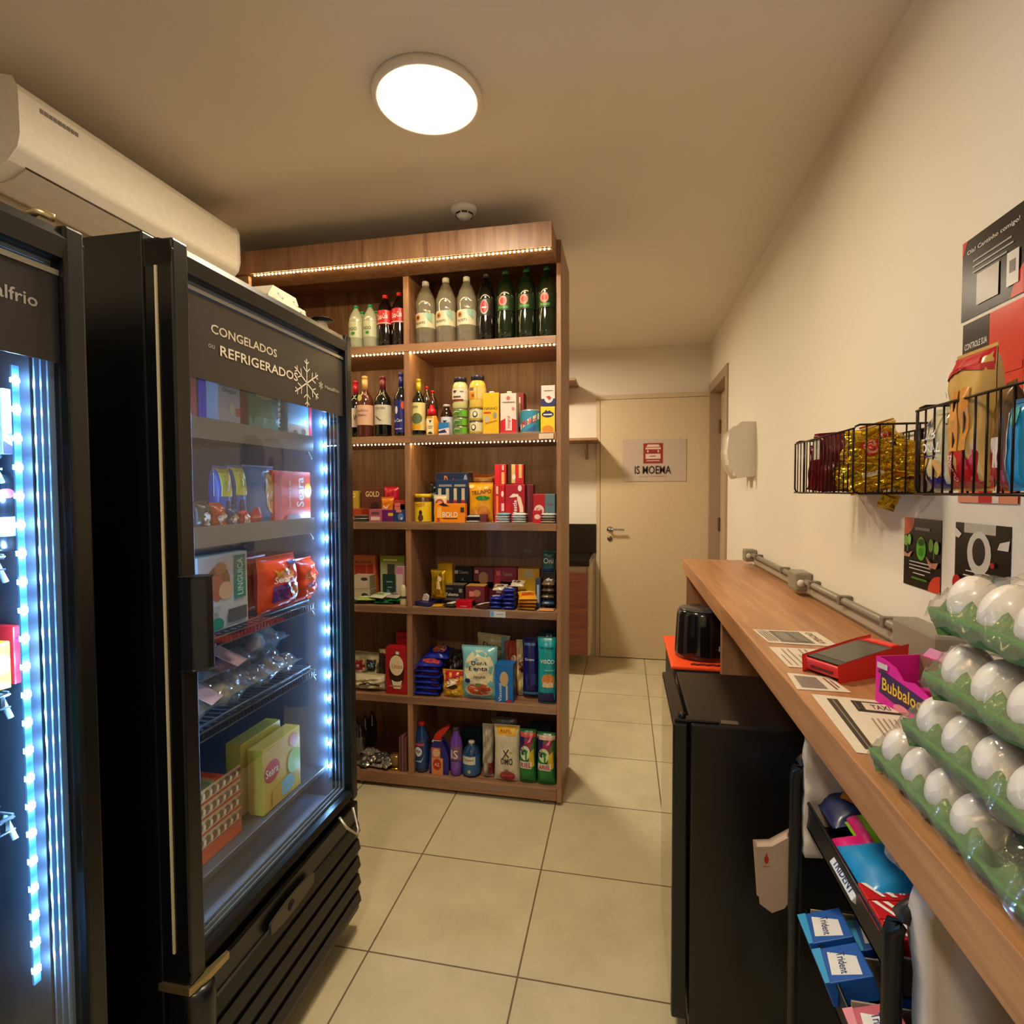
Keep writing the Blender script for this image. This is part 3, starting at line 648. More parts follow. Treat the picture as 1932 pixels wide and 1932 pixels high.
# orange box and black bin behind it
t = thing('storage_box', 'dark box with bright orange lid under the counter carrying the black bin', 'storage box', (.3, 2.45, 0)); L = (.3, 2.45, 0)
OR = M('#ff4a18', .35)
b = MB(); b.box(.195, .64, 2.25, 2.7, 0, .655, M('#2a2420', .6), .01); b.build('crate', t, shift=L)
b = MB(); b.box(.183, .645, 2.238, 2.71, .656, .672, M('#ff5420', .35), .006); b.build('lid', t, shift=L)
b = MB(); b.tube([(.26+i*.012, 2.262+.004*math.sin(i*2.1), .6755) for i in range(10)], .0035, M('#5a1c1c', .6)); b.build('frayed_edge', t, shift=L)
t = thing('black_bin', 'glossy black rounded bin with white sticker standing on the orange box', 'bin', (.33, 2.4, .673))
b = MB(); b.lathe([(.118, 0), (.121, .02), (.112, .175), (.108, .19), (.1, .196), (.085, .19), (.06, .187), (0, .187)], M('#101114', .12, coat=.5), sy=.85, seg=40); b.build('body', t)
b = MB(); b.lathe([(.1005, .199), (.104, .197), (.1, .1935)], M('#3a3c40', .2), sy=.85, seg=40); b.build('rim', t)
b = MB(); b.add([(.0, -.1005, .045), (.045, -.0945, .045), (.045, -.0935, .065), (.0, -.0995, .065)], [(0, 1, 2, 3)], M('#cfc8be', .4)); 
for i in range(5): b.add([(.004+i*.008, -.1008+.0008*i, .05), (.008+i*.008, -.1+.0008*i, .05), (.008+i*.008, -.0998+.0008*i, .054), (.004+i*.008, -.1006+.0008*i, .054)], [(0, 1, 2, 3)], M('#55504a', .5))
b.build('sticker', t)
# ------------------------------------------------------------------ trolley
CX0, CX1, CY0, CY1 = .325, .60, .74, 1.13
t = thing('rolling_cart', 'black three-tier metal cart of sweets under the counter', 'cart', (.46, .93, 0)); L = (.46, .93, 0)
IRON = M('#151618', .38, .3)
for y in (CY0, CY1):
    b = MB(); zt = .86; b.tube([(CX0, y, .05)]+[(CX0+.05-.05*math.cos(a*PI/16), y, zt-.05+.05*math.sin(a*PI/16)) for a in range(9)]+[(CX1-.05+.05*math.sin(a*PI/16), y, zt-.05+.05*math.cos(a*PI/16)) for a in range(9)]+[(CX1, y, .05)], .0115, IRON, 10); b.build('end_frame', t, shift=L)
CZ = [.775, .565, .30]
for z in CZ:
    b = MB(); a = CX0+.014; c = CX1-.014; y0 = CY0+.012; y1 = CY1-.012
    b.box(a, c, y0, y1, z-.05, z-.046, IRON); b.box(a, a+.003, y0, y1, z-.05, z, IRON); b.box(c-.003, c, y0, y1, z-.05, z, IRON); b.box(a, c, y0, y0+.003, z-.05, z, IRON); b.box(a, c, y1-.003, y1, z-.05, z, IRON)
    b.tube([(a, y0, z), (a, y1, z), (c, y1, z), (c, y0, z), (a, y0, z)], .004, IRON, 6); b.build('tray', t, shift=L)
for x in (CX0, CX1):
    for y in (CY0, CY1): MB().lathe([(0, -.01), (.022, -.01), (.025, 0), (.022, .01), (0, .01)], BLACKM, (x, y, .026), axis='x', seg=16).build('caster', t, shift=L)
zt = CZ[0]-.045
FL = (-PI/2, 0, 0)
def flat(name, lab, cat, x, y, z, w, h, d, col, items, yaw=0, tilt=0, grp=None, kind='bag', **k):
    """pack lying on its back; w across x, h along y"""
    mt = Matrix.Rotation(yaw, 4, 'Z') @ Matrix.Rotation(-PI/2+tilt, 4, 'X')
    if kind == 'bag': m = bag_mesh(w, h, d, col, items, **k); off = Vector((0, 0, d/2))
    else: m = box_mesh(w, h, d, col, items, **k); off = Vector((0, 0, d))
    return tag(m.build(name, loc=Vector((x, y, z))+off, rot=mt.to_euler()), lab, cat, grp)
# sweets on the cart: packs tilted up towards the room side
def cartpack(name, lab, x, y, z, w, h, d, col, items, yaw, tip=.25, grp=None, kind='bag', **k):
    mt = Matrix.Rotation(yaw, 4, 'Z') @ Matrix.Rotation(-PI/2+tip, 4, 'X')
    m = bag_mesh(w, h, d, col, items, **k) if kind == 'bag' else box_mesh(w, h, d, col, items, **k)
    return tag(m.build(name, loc=(x, y, z), rot=mt.to_euler()), lab, 'candy pack', grp)
Q = -PI/2
cartpack('candy_pack', 'dark blue candy bag with orange picture at the far end of the cart', .36, 1.09, zt+.045, .12, .15, .04, '#1c2a58', [('p', [(-.3, .4), (-.25, .8), (.3, .75), (.35, .35), (.1, .2)], '#e88a1c'), ('p', [(-.2, .45), (-.15, .7), (.2, .68), (.25, .4)], '#d83a20'), ('r', -.45, .1, -.3, .5, '#4a6ab8')], Q)
cartpack('candy_pack', 'lime green candy bag with white letter on the cart top', .38, 1.0, zt+.055, .1, .14, .035, '#8cc022', [('e', .05, .45, .25, .2, '#e8f0e0'), ('T', 'W', .05, .45, .3, '#2a50a8', .2), ('r', -.5, .0, .5, .1, '#d81c70')], Q, .15)
cartpack('candy_pack', 'pink and yellow candy bag between the lime and the blue bag on the cart', .345, .965, zt+.04, .08, .13, .035, '#d81c78', [('r', -.5, .5, .5, 1, '#e8d020'), ('r', -.5, .75, .1, 1, '#5aa028')], Q, .1)
cartpack('candy_pack', 'bright blue candy bag with yellow stripe on the cart top', .345, .91, zt+.05, .12, .16, .04, '#1a8cc8', [('e', .0, .42, .28, .12, '#f0f0f0'), ('T', 'JUBI', .0, .42, .4, '#2038a0', .12), ('r', -.45, .62, .45, .72, '#e8d020'), ('r', -.3, .76, .4, .95, '#d8b08a')], Q, .12)
for i in range(3):
    cartpack('candy_box', 'red box with white stripes at the near end of the cart top', .337+.078*i*.0+.0, .86-.036*i, zt+.055-.0*i, .034, .17, .045, '#c01820', [('tv', 'HALLS', .0, .38, .34, '#f0e8e4', .45), ('r', -.4, .7, .4, .9, '#e8dcd4'), ('p', [(-.4, .1), (.4, .2), (.4, .24), (-.4, .14)], '#f0e8e4'), ('p', [(-.4, .02), (.4, .12), (.4, .15), (-.4, .06)], '#f0e8e4')], Q, .1, 'red boxes on the cart top', kind='box')
cartpack('chocolate_bar', 'slim white pack with dark letters along the room edge of the cart top', .332, .93, zt+.02, .09, .02, .012, '#d8dce4', [('t', 'TRIDENT', .0, .5, .8, '#20386c', )], Q, .9, kind='box')
zt = CZ[1]-.045
k = 0
for i, (y, x, col) in enumerate(((1.06, .35, '#1c5ab0'), (1.06, .43, '#1c5ab0'), (.98, .35, '#1c5ab0'), (.98, .45, '#1c5ab0'), (.87, .36, '#c86070'), (.87, .46, '#c86070'))):
    lab = 'blue gum box with white tilted label on the second tier of the cart' if i < 4 else 'pink gum box with white tilted label on the second tier of the cart'
    cartpack('gum_display', lab, x-.03, y, zt+.045, .068, .075, .04, col, [('p', [(-.35, .3), (-.1, .85), (.42, .8), (.3, .2)], '#ece8e4'), ('T', 'Trident', .02, .52, .6, '#16306c', .17, -.15), ('p', [(-.5, .0), (.5, .0), (.5, .1), (-.5, .2)], '#3aa0d8' if i < 4 else '#e890a0')], Q, .35, 'blue gum boxes on the cart' if i < 4 else 'pink gum boxes on the cart', kind='box')
for i, y in enumerate((1.09, .99, .90)):
    tag(MB().box(.345, .57, y+.009, y+.012, zt, zt+.055, M('#a89888', .6)).build('divider_card'), 'grey card divider between gum boxes on the cart', 'divider', 'card dividers on the cart')
t = thing('toothbrush', 'toothbrush with yellow handle tip in clear pack standing in the cart', 'toothbrush', (.346, .80, zt), (.05, 0, .1))
b = MB(); b.tube([(0, 0, .12), (0, 0, .15), (0, 0, .175)], .011, M('#e8c818', .4), 10, .5); b.build('handle_tip', t)
b = MB(); b.tube([(0, 0, .002), (0, 0, .12)], .0075, M('#c8b0a0', .2), 8, .6); b.build('handle', t)
# cloth-like plastic bags hanging on the cart ends
def drape(name, lab, pts_top, pts_bot, seed, amp=.006, n=22, mcol='#cdbfb2', thick=.004):
    random.seed(seed); ph = [random.uniform(0, 6) for _ in range(4)]; m = MB(); vs = []
    for j in range(n+1):
        v = j/n
        for i in range(n+1):
            u = i/n; a = Vector(pts_top[0]).lerp(Vector(pts_top[1]), u); c = Vector(pts_bot[0]).lerp(Vector(pts_bot[1]), u)
            p = a.lerp(c, v); p.y += amp*(math.sin(v*14+ph[0]+u*3)+.7*math.sin(v*29+ph[1]-u*4)+.5*math.sin(u*17+ph[2])); vs.append(p)
    fs = [(j*(n+1)+i, (j+1)*(n+1)+i, (j+1)*(n+1)+i+1, j*(n+1)+i+1) for j in range(n) for i in range(n)]
    m.add(vs, fs, M(mcol, .55), True); o = m.build(name)
    sm = o.modifiers.new('thickness', 'SOLIDIFY'); sm.thickness = thick
    return tag(o, lab, 'bag')
drape('shopping_bags', 'bundle of white shopping bags hanging at the near end of the cart', ((.345, .70, .885), (.56, .70, .89)), ((.345, .69, .42), (.57, .69, .40)), 2, .006, thick=.03)
drape('shopping_bags', 'bundle of white bags hanging inside the far end of the cart', ((.335, 1.105, .895), (.56, 1.10, .885)), ((.335, 1.108, .67), (.56, 1.11, .665)), 5, .004, thick=.02)
t = thing('paper_bag', 'folded white bag with small red drop mark hanging beside the cart', 'bag', (.29, 1.16, .6))
b = MB(); prof = [(-.035, .0), (.0, -.014), (.035, .01), (.03, .135), (.0, .125), (-.038, .118)]
b.prism([(-.018, -.058), (.0, -.07), (.018, -.06), (.032, -.035), (.032, .075), (.0, .052), (-.026, .048)], -.012, .012, M('#b8a08e', .6), 'y'); o = b.build('bag_body', t); bv = o.modifiers.new('bevel', 'BEVEL'); bv.width = .006; bv.segments = 3
b = MB(); b.decor([('e', 0, 0, .35, .5, '#b02818'), ('p', [(-.3, .1), (0, .9), (.3, .1)], '#b02818'), ('r', -.6, -.9, .6, -.78, '#c07060')], lambda x, z, o_: (x-.012, -.0122-o_, z+.03), .012, .016); b.build('drop_mark', t)
# ------------------------------------------------------------------ display fridges
LINER = M('#66758a', .35); LINERD = M('#2b323c', .35); SEAL = M('#60788c', .25)
SHM = M('#3a4048', .35, .3)
def display_fridge(lab, y0, y1, ztop, liner, hinge_far):
    """upright glass-door fridge against the left side; front plane at x = -.80"""
    L = (-.83, (y0+y1)/2, 0); t = thing('display_fridge', lab, 'fridge', L)
    xf, xb = -.862, -1.50
    b = MB()
    b.box(xb, xf, y0, y0+.035, .06, ztop+.015, BLACK, .003); b.box(xb, xf, y1-.035, y1, .06, ztop+.015, BLACK, .003)
    b.box(xb, xb+.03, y0+.035, y1-.035, .06, ztop+.015, BLACK); b.box(xb, xf, y0+.0351, y1-.0351, ztop-.03, ztop+.015, BLACK); b.box(xb, xf, y0+.0351, y1-.0351, .06, .43, BLACK)
    b.build('cabinet', t, shift=L)
    b = MB(); i0, i1 = y0+.0355, y1-.0355
    b.box(xb+.031, xb+.034, i0, i1, .435, ztop-.035, liner); b.box(xb+.034, xf-.002, i0, i0+.003, .435, ztop-.035, liner); b.box(xb+.034, xf-.002, i1-.003, i1, .435, ztop-.035, liner)
    b.box(xb+.034, xf-.002, i0+.003, i1-.003, .432, .437, liner); b.box(xb+.034, xf-.002, i0+.003, i1-.003, ztop-.038, ztop-.034, liner); b.build('liner', t, shift=L)
    # door
    z0, z1 = .425, ztop
    dr = bpy.data.objects.new('door', None); COL.objects.link(dr); dr.parent = t
    b = MB(); xr, xfr = -.8618, -.80
    b.prism([(xr, z1-.05), (xr, z1), (xfr-.03, z1), (xfr-.01, z1-.006), (xfr, z1-.022), (xfr-.004, z1-.05)], y0+.002, y1-.002, BLACK, 'y')
    b.prism([(xr, z0), (xr, z0+.035), (xfr-.004, z0+.035), (xfr, z0+.02), (xfr-.012, z0)], y0+.002, y1-.002, BLACK, 'y')
    b.box(xr, xfr, y0+.002, y0+.04, z0+.001, z1-.001, BLACK, .004); b.box(xr, xfr, y1-.032, y1-.002, z0+.001, z1-.001, BLACK, .004)
    b.build('door_frame', dr, shift=L)
    g0, g1 = y0+.041, y1-.033
    MB().box(xfr-.018, xfr-.014, g0, g1, z0+.036, z1-.051, film('#dfeaf2', .0, .02, .01, .10)).build('glass_pane', dr, shift=L)
    b = MB()
    for x in (xfr-.026, xfr-.038, xfr-.050):
        b.box(x-.003, x, g0, g1, z0+.036, z0+.043, SEAL); b.box(x-.003, x, g1-.009, g1, z0+.043, z1-.055, SEAL); b.box(x-.003, x, g0, g1, z1-.058, z1-.052, SEAL)
    b.box(xfr-.013, xfr-.011, g0, g1, z1-.075, z1-.067, M('#9a9890', .3, .6)); b.build('glazing_seal', dr, shift=L)
    b = MB(); b.box(-.8365, -.8325, y0-.0012, y0+.003, z0+.06, z1-.05, M('#e0d2b0', .4)); b.build('edge_trim', dr, shift=L)
    # price-rail shelves
    # base grille
    b = MB(); b.box(-.85, -.806, y0-.0, y1+.012, .06, .405, BLACK, .006)
    for i in range(5):
        z = .09+i*.055
        b.prism([(-.8065, z), (-.8065, z+.036), (-.80, z+.034), (-.794, z+.006), (-.797, z)], y0+.03, y1, BLACK, 'y')
    b.build('base_grille', t, shift=L)
    for x in (-.9, -1.4):
        for y in (y0+.06, y1-.06): MB().lathe([(.018, 0), (.018, .03), (.01, .03), (.01, .065)], BLACKM, (x, y, 0), seg=12).build('foot', t, shift=L)
    return t, L, g0, g1
def fshelf(t, L, y0, y1, z, lip, wires=True):
    b = MB(); xb, xf = -1.46, -.885
    for i in range(26): y = y0+(y1-y0)*i/25; b.tube([(xb, y, z), (xf, y, z)], .0022, SHM, 5)
    for x in (xb, -1.2, xf): b.tube([(x, y0, z-.003), (x, y1, z-.003)], .0032, SHM, 6)
    b.build('wire_shelf', t, shift=L)
    b = MB()
    if lip > .03: b.box(xf+.004, xf+.007, y0, y1, z-.02, z-.02+lip, M('#6a6f76', .3, .2))
    else:
        b.tube([(xf+.002, y0, z+.012), (xf+.002, y1-.03, z+.012), (xf-.02, y1-.005, z+.012)], .003, SHM, 6)
        n = 44
        for i in range(n): y = y0+(y1-y0)*i/n; b.box(xf+.002, xf+.0035, y, y+.006, z-.018, z-.004, M('#14161a', .3))
        b.box(xf+.0036, xf+.0045, y0, y1, z-.0215, z-.019, M('#7a8088', .25, .7)); b.box(xf+.0036, xf+.0045, y0, y1, z-.003, z-.001, M('#7a8088', .25, .7))
    b.build('shelf_lip', t, shift=L)
    MB().tube([(xf-.02, y1+.002, z-.005), (xf-.002, y1+.004, z-.04)], .004, M('#9ab0c0', .3, .5), 6).build('bracket', t, shift=L)
F2, L2, g0, g1 = display_fridge('black glass-door fridge with frozen-food header and snowflake', .872, 1.545, 1.822, LINER, True)
i0, i1 = .872+.04, 1.545-.04
for z, lp in ((1.495, .045), (1.262, .045), (1.04, .02), (.848, .02)): fshelf(F2, L2, i0, i1-.05, z, lp)
b = MB(); b.box(-1.45, -.885, i0, i1, .515, .530, M('#3a3c40', .4), .002); b.build('floor_rack', F2, shift=L2)
DOOR2 = F2.children[2] if F2.children[2].type == 'EMPTY' else [c for c in F2.children if c.name.startswith('door')][0]
# header print
b = MB(); hx = -.8135; b.box(hx-.0012, hx, g0, g1, 1.582, 1.745, M('#3a3431', .35))
S = lambda a, z, o: (hx+o, (g0+g1)/2+a, 1.582+z)
hw, hh = g1-g0, .163
b.decor([('T', 'CONGELADOS', -.205, .66, .36, '#d8cdb8', .115), ('T', 'ou', -.385, .435, .03, '#a89f90', .05), ('T', 'REFRIGERADOS', -.115, .42, .46, '#e8ddc8', .13), ('T', 'Metalfrio', .395, .42, .13, '#a89f90', .06)], S, hw, hh)
def stroke(m, pts, wd, col, S_, off=.0012):
    for (a0, b0), (a1, b1) in zip(pts[:-1], pts[1:]):
        d = Vector((a1-a0, b1-b0)); n = Vector((-d.y, d.x)).normalized()*wd/2
        m.add([S_(a0+n.x, b0+n.y, off), S_(a1+n.x, b1+n.y, off), S_(a1-n.x, b1-n.y, off), S_(a0-n.x, b0-n.y, off)], [(0, 1, 2, 3)], M(col, .4))
def flake(m, cx, cz, R, wd, S_, half=False):
    for k in range(6):
        a = PI/2+k*PI/3
        if half and math.cos(a) < -.1: continue
        d = Vector((math.cos(a), math.sin(a))); c = Vector((cx, cz))
        stroke(m, [tuple(c), tuple(c+d*R)], wd, '#e8e0d0', S_)
        for q, l in ((.45, .3), (.78, .2)):
            for s in (-1, 1):
                e = Vector((math.cos(a+s*PI/3.5), math.sin(a+s*PI/3.5))); stroke(m, [tuple(c+d*R*q), tuple(c+d*R*q+e*R*l)], wd*.8, '#e8e0d0', S_)
flake(b, .11, .062, .062, .0035, S)
flake(b, .178, .069, .011, .0012, S)
b.build('header_panel', DOOR2, shift=L2)
# handle, badge, hinge hook of the second fridge
b = MB(); b.prism([(-.8, .868), (-.8, .90), (-.775, .91), (-.757, .905), (-.757, .89), (-.775, .873)], 1.03, 1.205, M('#14171c', .3), 'z'); o = b.build('handle', DOOR2, shift=L2); bv = o.modifiers.new('bevel', 'BEVEL'); bv.width = .003; bv.segments = 2
b = MB(); pts = [(-.7935, 1.19+.085*math.cos(a)*1+(.0), .372+.019*math.sin(a)) for a in [2*PI*i/24 for i in range(24)]]
b.prism([(1.19+.09*max(-1, min(1, 1.25*math.cos(a))), .355+.021*math.sin(a)) for a in [2*PI*i/28 for i in range(28)]], -.7965, -.7905, M('#4e483a', .3, .4), 'x'); b.lathe([(0, 0), (.012, 0), (.012, .003), (0, .003)], BLACK, (-.7905, 1.18, .355), axis='x', seg=16); b.build('badge', F2, shift=L2)
MB().tube([(-.80, 1.43, .425), (-.775, 1.425, .40), (-.765, 1.47, .352), (-.77, 1.485, .36), (-.79, 1.49, .42)], .004, M('#cfc4a8', .3, .6), 7).build('hinge_hook', F2, shift=L2)
b = MB(); b.prism([(-.868, .868), (-.80, .868), (-.79, .90), (-.787, .96), (-.795, .962), (-.802, .92), (-.868, .90)], .410, .4235, M('#b5a070', .25, .8), 'z'); b.build('hinge_plate', F2, shift=L2)
MB().lathe([(.0, .0), (.03, .0), (.036, -.008), (.038, -.03), (.03, -.3), (0, -.3)], BLACK, (-.815, .9, .408), seg=20, sy=.9).build('corner_cap', F2, shift=L2)
led_strip((-.868, 1.4995, .50), (-.868, 1.4995, 1.60), 16, .0062, M('#7fb4e8', .3, emit=.25), GW, 'vertical row of white-blue led lights inside the frozen-food fridge', 'z')  # tape glows weakly, imitating the blue light the diodes throw on it
F1, L1, h0, h1 = display_fridge('black glass-door fridge of drinks at the left edge', .03, .708, 1.752, LINERD, False)
for z in (1.415, 1.27, 1.068, .885): fshelf(F1, L1, .07, .64, z, .02)
b = MB(); b.box(-1.45, -.885, .07, .668, .455, .462, M('#2a2c30', .4)); b.build('floor_rack', F1, shift=L1)
DOOR1 = [c for c in F1.children if c.name.startswith('door')][0]
b = MB(); b.box(hx-.0012, hx, h0, h1, 1.55, 1.68, M('#201d22', .35))
S1 = lambda a, z, o: (hx+o, (h0+h1)/2+a, 1.55+z)
b.decor([('T', 'Metalfrio', .37, .62, .16, '#a8a49a', .14)], S1, h1-h0, .13); b.build('header_panel', DOOR1, shift=L1)
MB().tube([(-.84, .655, 1.757), (-.825, .66, 1.764), (-.81, .67, 1.757)], .006, M('#c8b48a', .3, .8), 8).build('hinge_pin', F1, shift=L1)
MB().box(-.8615, -.8585, .909, .930, .47, 1.62, BLACK).build('spill_blocker', F2, shift=L2)  # added opaque strip, keeps the diode light from spilling into the room
led_strip((-.868, .9115, .50), (-.868, .9115, 1.60), 16, .0055, M('#7fb4e8', .3, emit=.25), GW2, 'row of white-blue led lights behind the handle side frame of the frozen-food fridge', 'z')  # same weak tape glow in place of diode light
led_strip((-.868, .652, .62), (-.868, .652, 1.545), 22, .0066, M('#5aa8f0', .3, emit=.3), GW, 'vertical row of white-blue led lights inside the drinks fridge', 'z')  # tape colour glows a little too, as if lit by its diodes
# ------------------------------------------------------------------ goods in the fridges
def fspan(u0, u1, v, x=-.9):
    a = at(u0, v, 0, x).y; c = at(u1, v, 0, x).y; return (a+c)/2, abs(c-a)
def fbox(name, lab, cat, u0, u1, vt, z, d, col, items=(), x=-.9, tilt=0, grp=None, **k):
    y, w_ = fspan(u0, u1, vt, x); h = at((u0+u1)/2, vt, 0, x).z-z
    return pack(name, lab, cat, x, y, z, w_, h, d, col, items, (tilt, 0, PI/2), grp, **k)
def fbag(name, lab, cat, u0, u1, vt, z, d, col, items=(), x=-.92, tilt=0, grp=None, **k):
    y, w_ = fspan(u0, u1, vt, x); h = at((u0+u1)/2, vt, 0, x).z-z
    return bag(name, lab, cat, x, y, z+.006, w_, h, d, col, items, (tilt, 0, PI/2), grp, **k)
z = 1.4985
fbox('food_box', 'narrow pink-red box at the left end of the top fridge shelf', 'food box', 357, 370, 698, z, .12, '#c0505c', (), x=-.93)
fbox('food_box', 'bright violet-blue box on the top fridge shelf', 'food box', 377, 400, 703, z, .12, '#3a30d0', (), x=-.93)
fbox('food_box', 'white box with handwritten style word on the top fridge shelf', 'food box', 410, 452, 708, z, .12, '#aebfd6', [('T', 'Oveppo', .0, .72, .6, '#20283c', .1), ('e', .1, .42, .12, .1, '#c8d4c0'), ('r', -.48, .02, .48, .14, '#c07a4c'), ('r', .3, .3, .5, .45, '#c02838')])
fbox('food_box', 'red box behind the green pasta pack on the top fridge shelf', 'food box', 452, 470, 715, z, .1, '#b02c3c', [('r', -.5, .8, .5, .9, '#d8d0d8')], x=-.94)
fbag('pasta_pack', 'green tilted pasta pack with round food picture on the top fridge shelf', 'pasta pack', 466, 524, 716, z, .035, '#2f8a80', [('e', -.15, .8, .38, .2, '#c8b87a'), ('e', -.2, .84, .26, .13, '#a05040'), ('tv', 'massas', .36, .5, .62, '#cfe8e0', .16), ('r', -.5, .04, .3, .3, '#5ab0a8')], wr=.04)
fbox('food_box', 'blue box with pizza picture and red stripe on the top fridge shelf', 'food box', 542, 586, 748, z, .1, '#7ab8dc', [('r', -.5, .0, .4, .38, '#c89a70'), ('e', -.2, .2, .1, .07, '#5a3a38'), ('e', .15, .25, .1, .07, '#7a4a40'), ('r', .4, .0, .5, 1, '#d82c48')])
z = 1.2655
fbag('fries_pack', 'blue pack with yellow top, first of two on the second fridge shelf', 'food pack', 400, 428, 889, z, .04, '#2858c8', [('r', -.5, .55, .5, 1, '#c8cc50'), ('e', -.1, .72, .2, .08, '#a8b840'), ('r', -.1, .05, .3, .48, '#1c2a70')], wr=.04)
fbag('fries_pack', 'blue pack with yellow top beside the pizza bag on the second fridge shelf', 'food pack', 428, 456, 887, z, .04, '#2860d0', [('r', -.5, .55, .5, 1, '#ccd055'), ('e', .1, .75, .2, .08, '#a8b840'), ('r', -.2, .05, .2, .48, '#1c2a70')], wr=.04)
fbag('pizza_bag', 'blue bag with golden pizza picture on the second fridge shelf', 'food pack', 456, 514, 887, z, .04, '#4a80d0', [('e', .25, .6, .26, .38, '#c8a058'), ('e', .2, .75, .03, .03, '#8a6a30'), ('e', .35, .6, .03, .03, '#8a6a30'), ('e', .22, .45, .03, .03, '#8a6a30'), ('e', -.28, .18, .15, .16, '#c83048'), ('t', 'GOUSA', -.28, .18, .22, '#f0d8e0')], wr=.05)
fbox('food_box', 'red-orange box with sideways lettering on the second fridge shelf', 'food box', 514, 585, 889, z, .1, '#e0421c', [('tv', 'Seara', .2, .62, .55, '#f4e4d8', .2), ('e', .42, .65, .1, .14, '#f0a020'), ('tv', 'hamburguer', -.08, .6, .5, '#e8c8a8', .08), ('r', -.48, .02, -.3, .95, '#c8381c'), ('e', .0, .12, .2, .12, '#8a3020')])
for i, (u0, u1, vt, col, lab) in enumerate(((366, 392, 955, '#3a3430', 'small dark clear-wrapped cheese at the left of the second fridge shelf'), (394, 420, 958, '#c85030', 'small orange-red sausage pack on the second fridge shelf'), (420, 443, 962, '#2c3a78', 'small dark blue pack on the second fridge shelf'), (445, 464, 966, '#c83040', 'small red round-labelled pack on the second fridge shelf'))):
    fbag('small_pack', lab, 'food pack', u0, u1, vt, z, .03, col, [('e', 0, .5, .25, .25, '#d8c0b0')], x=-.905, seed=i, wr=.2, n=10)
bag('banana_bunch', 'yellowish curved pack leaning behind the small packs on the second fridge shelf', 'food pack', -.99, 1.03, z+.006, .12, .09, .03, '#6a6838', (), (-.3, .4, PI/2), seed=3)
z = 1.0435
fbox('food_box', 'tall white box with sausage picture and green lettering on the third fridge shelf', 'food box', 372, 466, 1046, z, .05, '#c0c8cc', [('e', -.12, .64, .24, .22, '#8a7058'), ('e', -.15, .6, .12, .2, '#b06a50'), ('e', .02, .52, .14, .12, '#d0b090'), ('e', -.08, .82, .12, .08, '#b08060'), ('r', .2, .38, .44, .96, '#2c8a80'), ('tv', 'LINGUICA', .32, .67, .5, '#c8e0dc', .12), ('e', -.18, .1, .14, .09, '#2a8a70'), ('r', .05, .08, .45, .26, '#5a5c60'), ('r', -.4, .26, -.1, .34, '#a8b0b4')], top='#78c0e0')
fbag('nugget_bag', 'dark red-orange bag behind on the third fridge shelf', 'food pack', 456, 500, 1058, z, .05, '#a83020', [('T', 'Se', .1, .5, .4, '#c88070', .1)], x=-.97, wr=.1)
fbag('nugget_bag', 'large red-orange bag with sunrise logo on the third fridge shelf', 'food pack', 482, 553, 1056, z, .06, '#e04820', [('e', .0, .66, .24, .13, '#e8a070'), ('p', [(-.2, .66), (-.3, .82), (-.12, .7)], '#f0b040'), ('p', [(-.06, .7), (-.08, .86), (.02, .7)], '#f0b040'), ('p', [(.08, .7), (.16, .84), (.16, .68)], '#f0b040'), ('T', 'Seara', -.04, .6, .55, '#f4ece4', .12), ('p', [(-.35, .2), (-.35, .5), (.1, .5), (.05, .2)], '#5a2a78'), ('e', .3, .32, .18, .16, '#b87838'), ('r', .1, .85, .42, .93, '#3a3870')], x=-.905, wr=.06, n=20)
fbag('nugget_bag', 'red-orange bag at the right of the third fridge shelf against the lights', 'food pack', 553, 586, 1060, z, .06, '#dc4420', [('T', 'Gr', .0, .6, .5, '#f0d8a0', .1), ('r', -.3, .3, .3, .42, '#8a2858')], wr=.12)
z = .8515
CHK = film('#cfe0ea', .12, .16, .12)
def meat_bag(lab, y, x, w_, dd, h, body, seed, yaw=0, tip=0):
    t = thing('meat_bag', lab, 'food pack', (x, y, z+.006), (0, tip, yaw))
    random.seed(seed); m = MB()
    for i in range(4):
        pr = [(0, -.05)]+[(.024*math.sin(PI*q/8)**.7, -.05+.1*q/8) for q in range(1, 8)]+[(0, .05)]
        m.lathe(pr, M(body, .5, bump=.2), (-.09+.05*i+random.uniform(-.01, .01), random.uniform(-w_*.25, w_*.25), .026), axis='y', seg=12)
    m.build('contents', t)
    m = bag_mesh(w_, dd, h, '#d8e4ec', (), seed=seed, wr=.35, n=22); 
    o = m.build('clear_film', t, loc=(dd/2, 0, h/2), rot=(-PI/2, 0, PI/2))
    o.data.materials.clear(); o.data.materials.append(CHK)
    return t
meat_bag('clear bag of pale chicken lying at the front left of the fourth fridge shelf', 1.03, -1.0, .16, .2, .05, '#b89868', 1)
meat_bag('clear bag of yellowish chicken in the middle of the fourth fridge shelf', 1.15, -1.0, .17, .2, .06, '#b8945c', 2)
meat_bag('clear bag of meat at the right of the fourth fridge shelf near the lights', 1.32, -1.0, .18, .2, .06, '#a08878', 3)
z += .055
meat_bag('clear bag of pink sausages with paper label on top of the others in the fridge', 1.16, -1.03, .2, .2, .05, '#b0604c', 4)
meat_bag('clear crumpled bag at the back right on top of the others in the fridge', 1.34, -1.05, .18, .2, .07, '#9a8a80', 5)
for i, (y, x, zz) in enumerate(((1.06, -.93, .915), (1.17, -.95, .965))):
    o = MB().box(-.045, .045, -.03, .03, 0, .0012, M('#b89aa0', .5)).build('label_card', loc=(x, y, zz), rot=(0, .5, .3)); tag(o, ('pinkish printed card on the lower sausage bag in the fridge', 'pinkish printed card on the topmost sausage bag in the fridge')[i], 'card')
z = .531
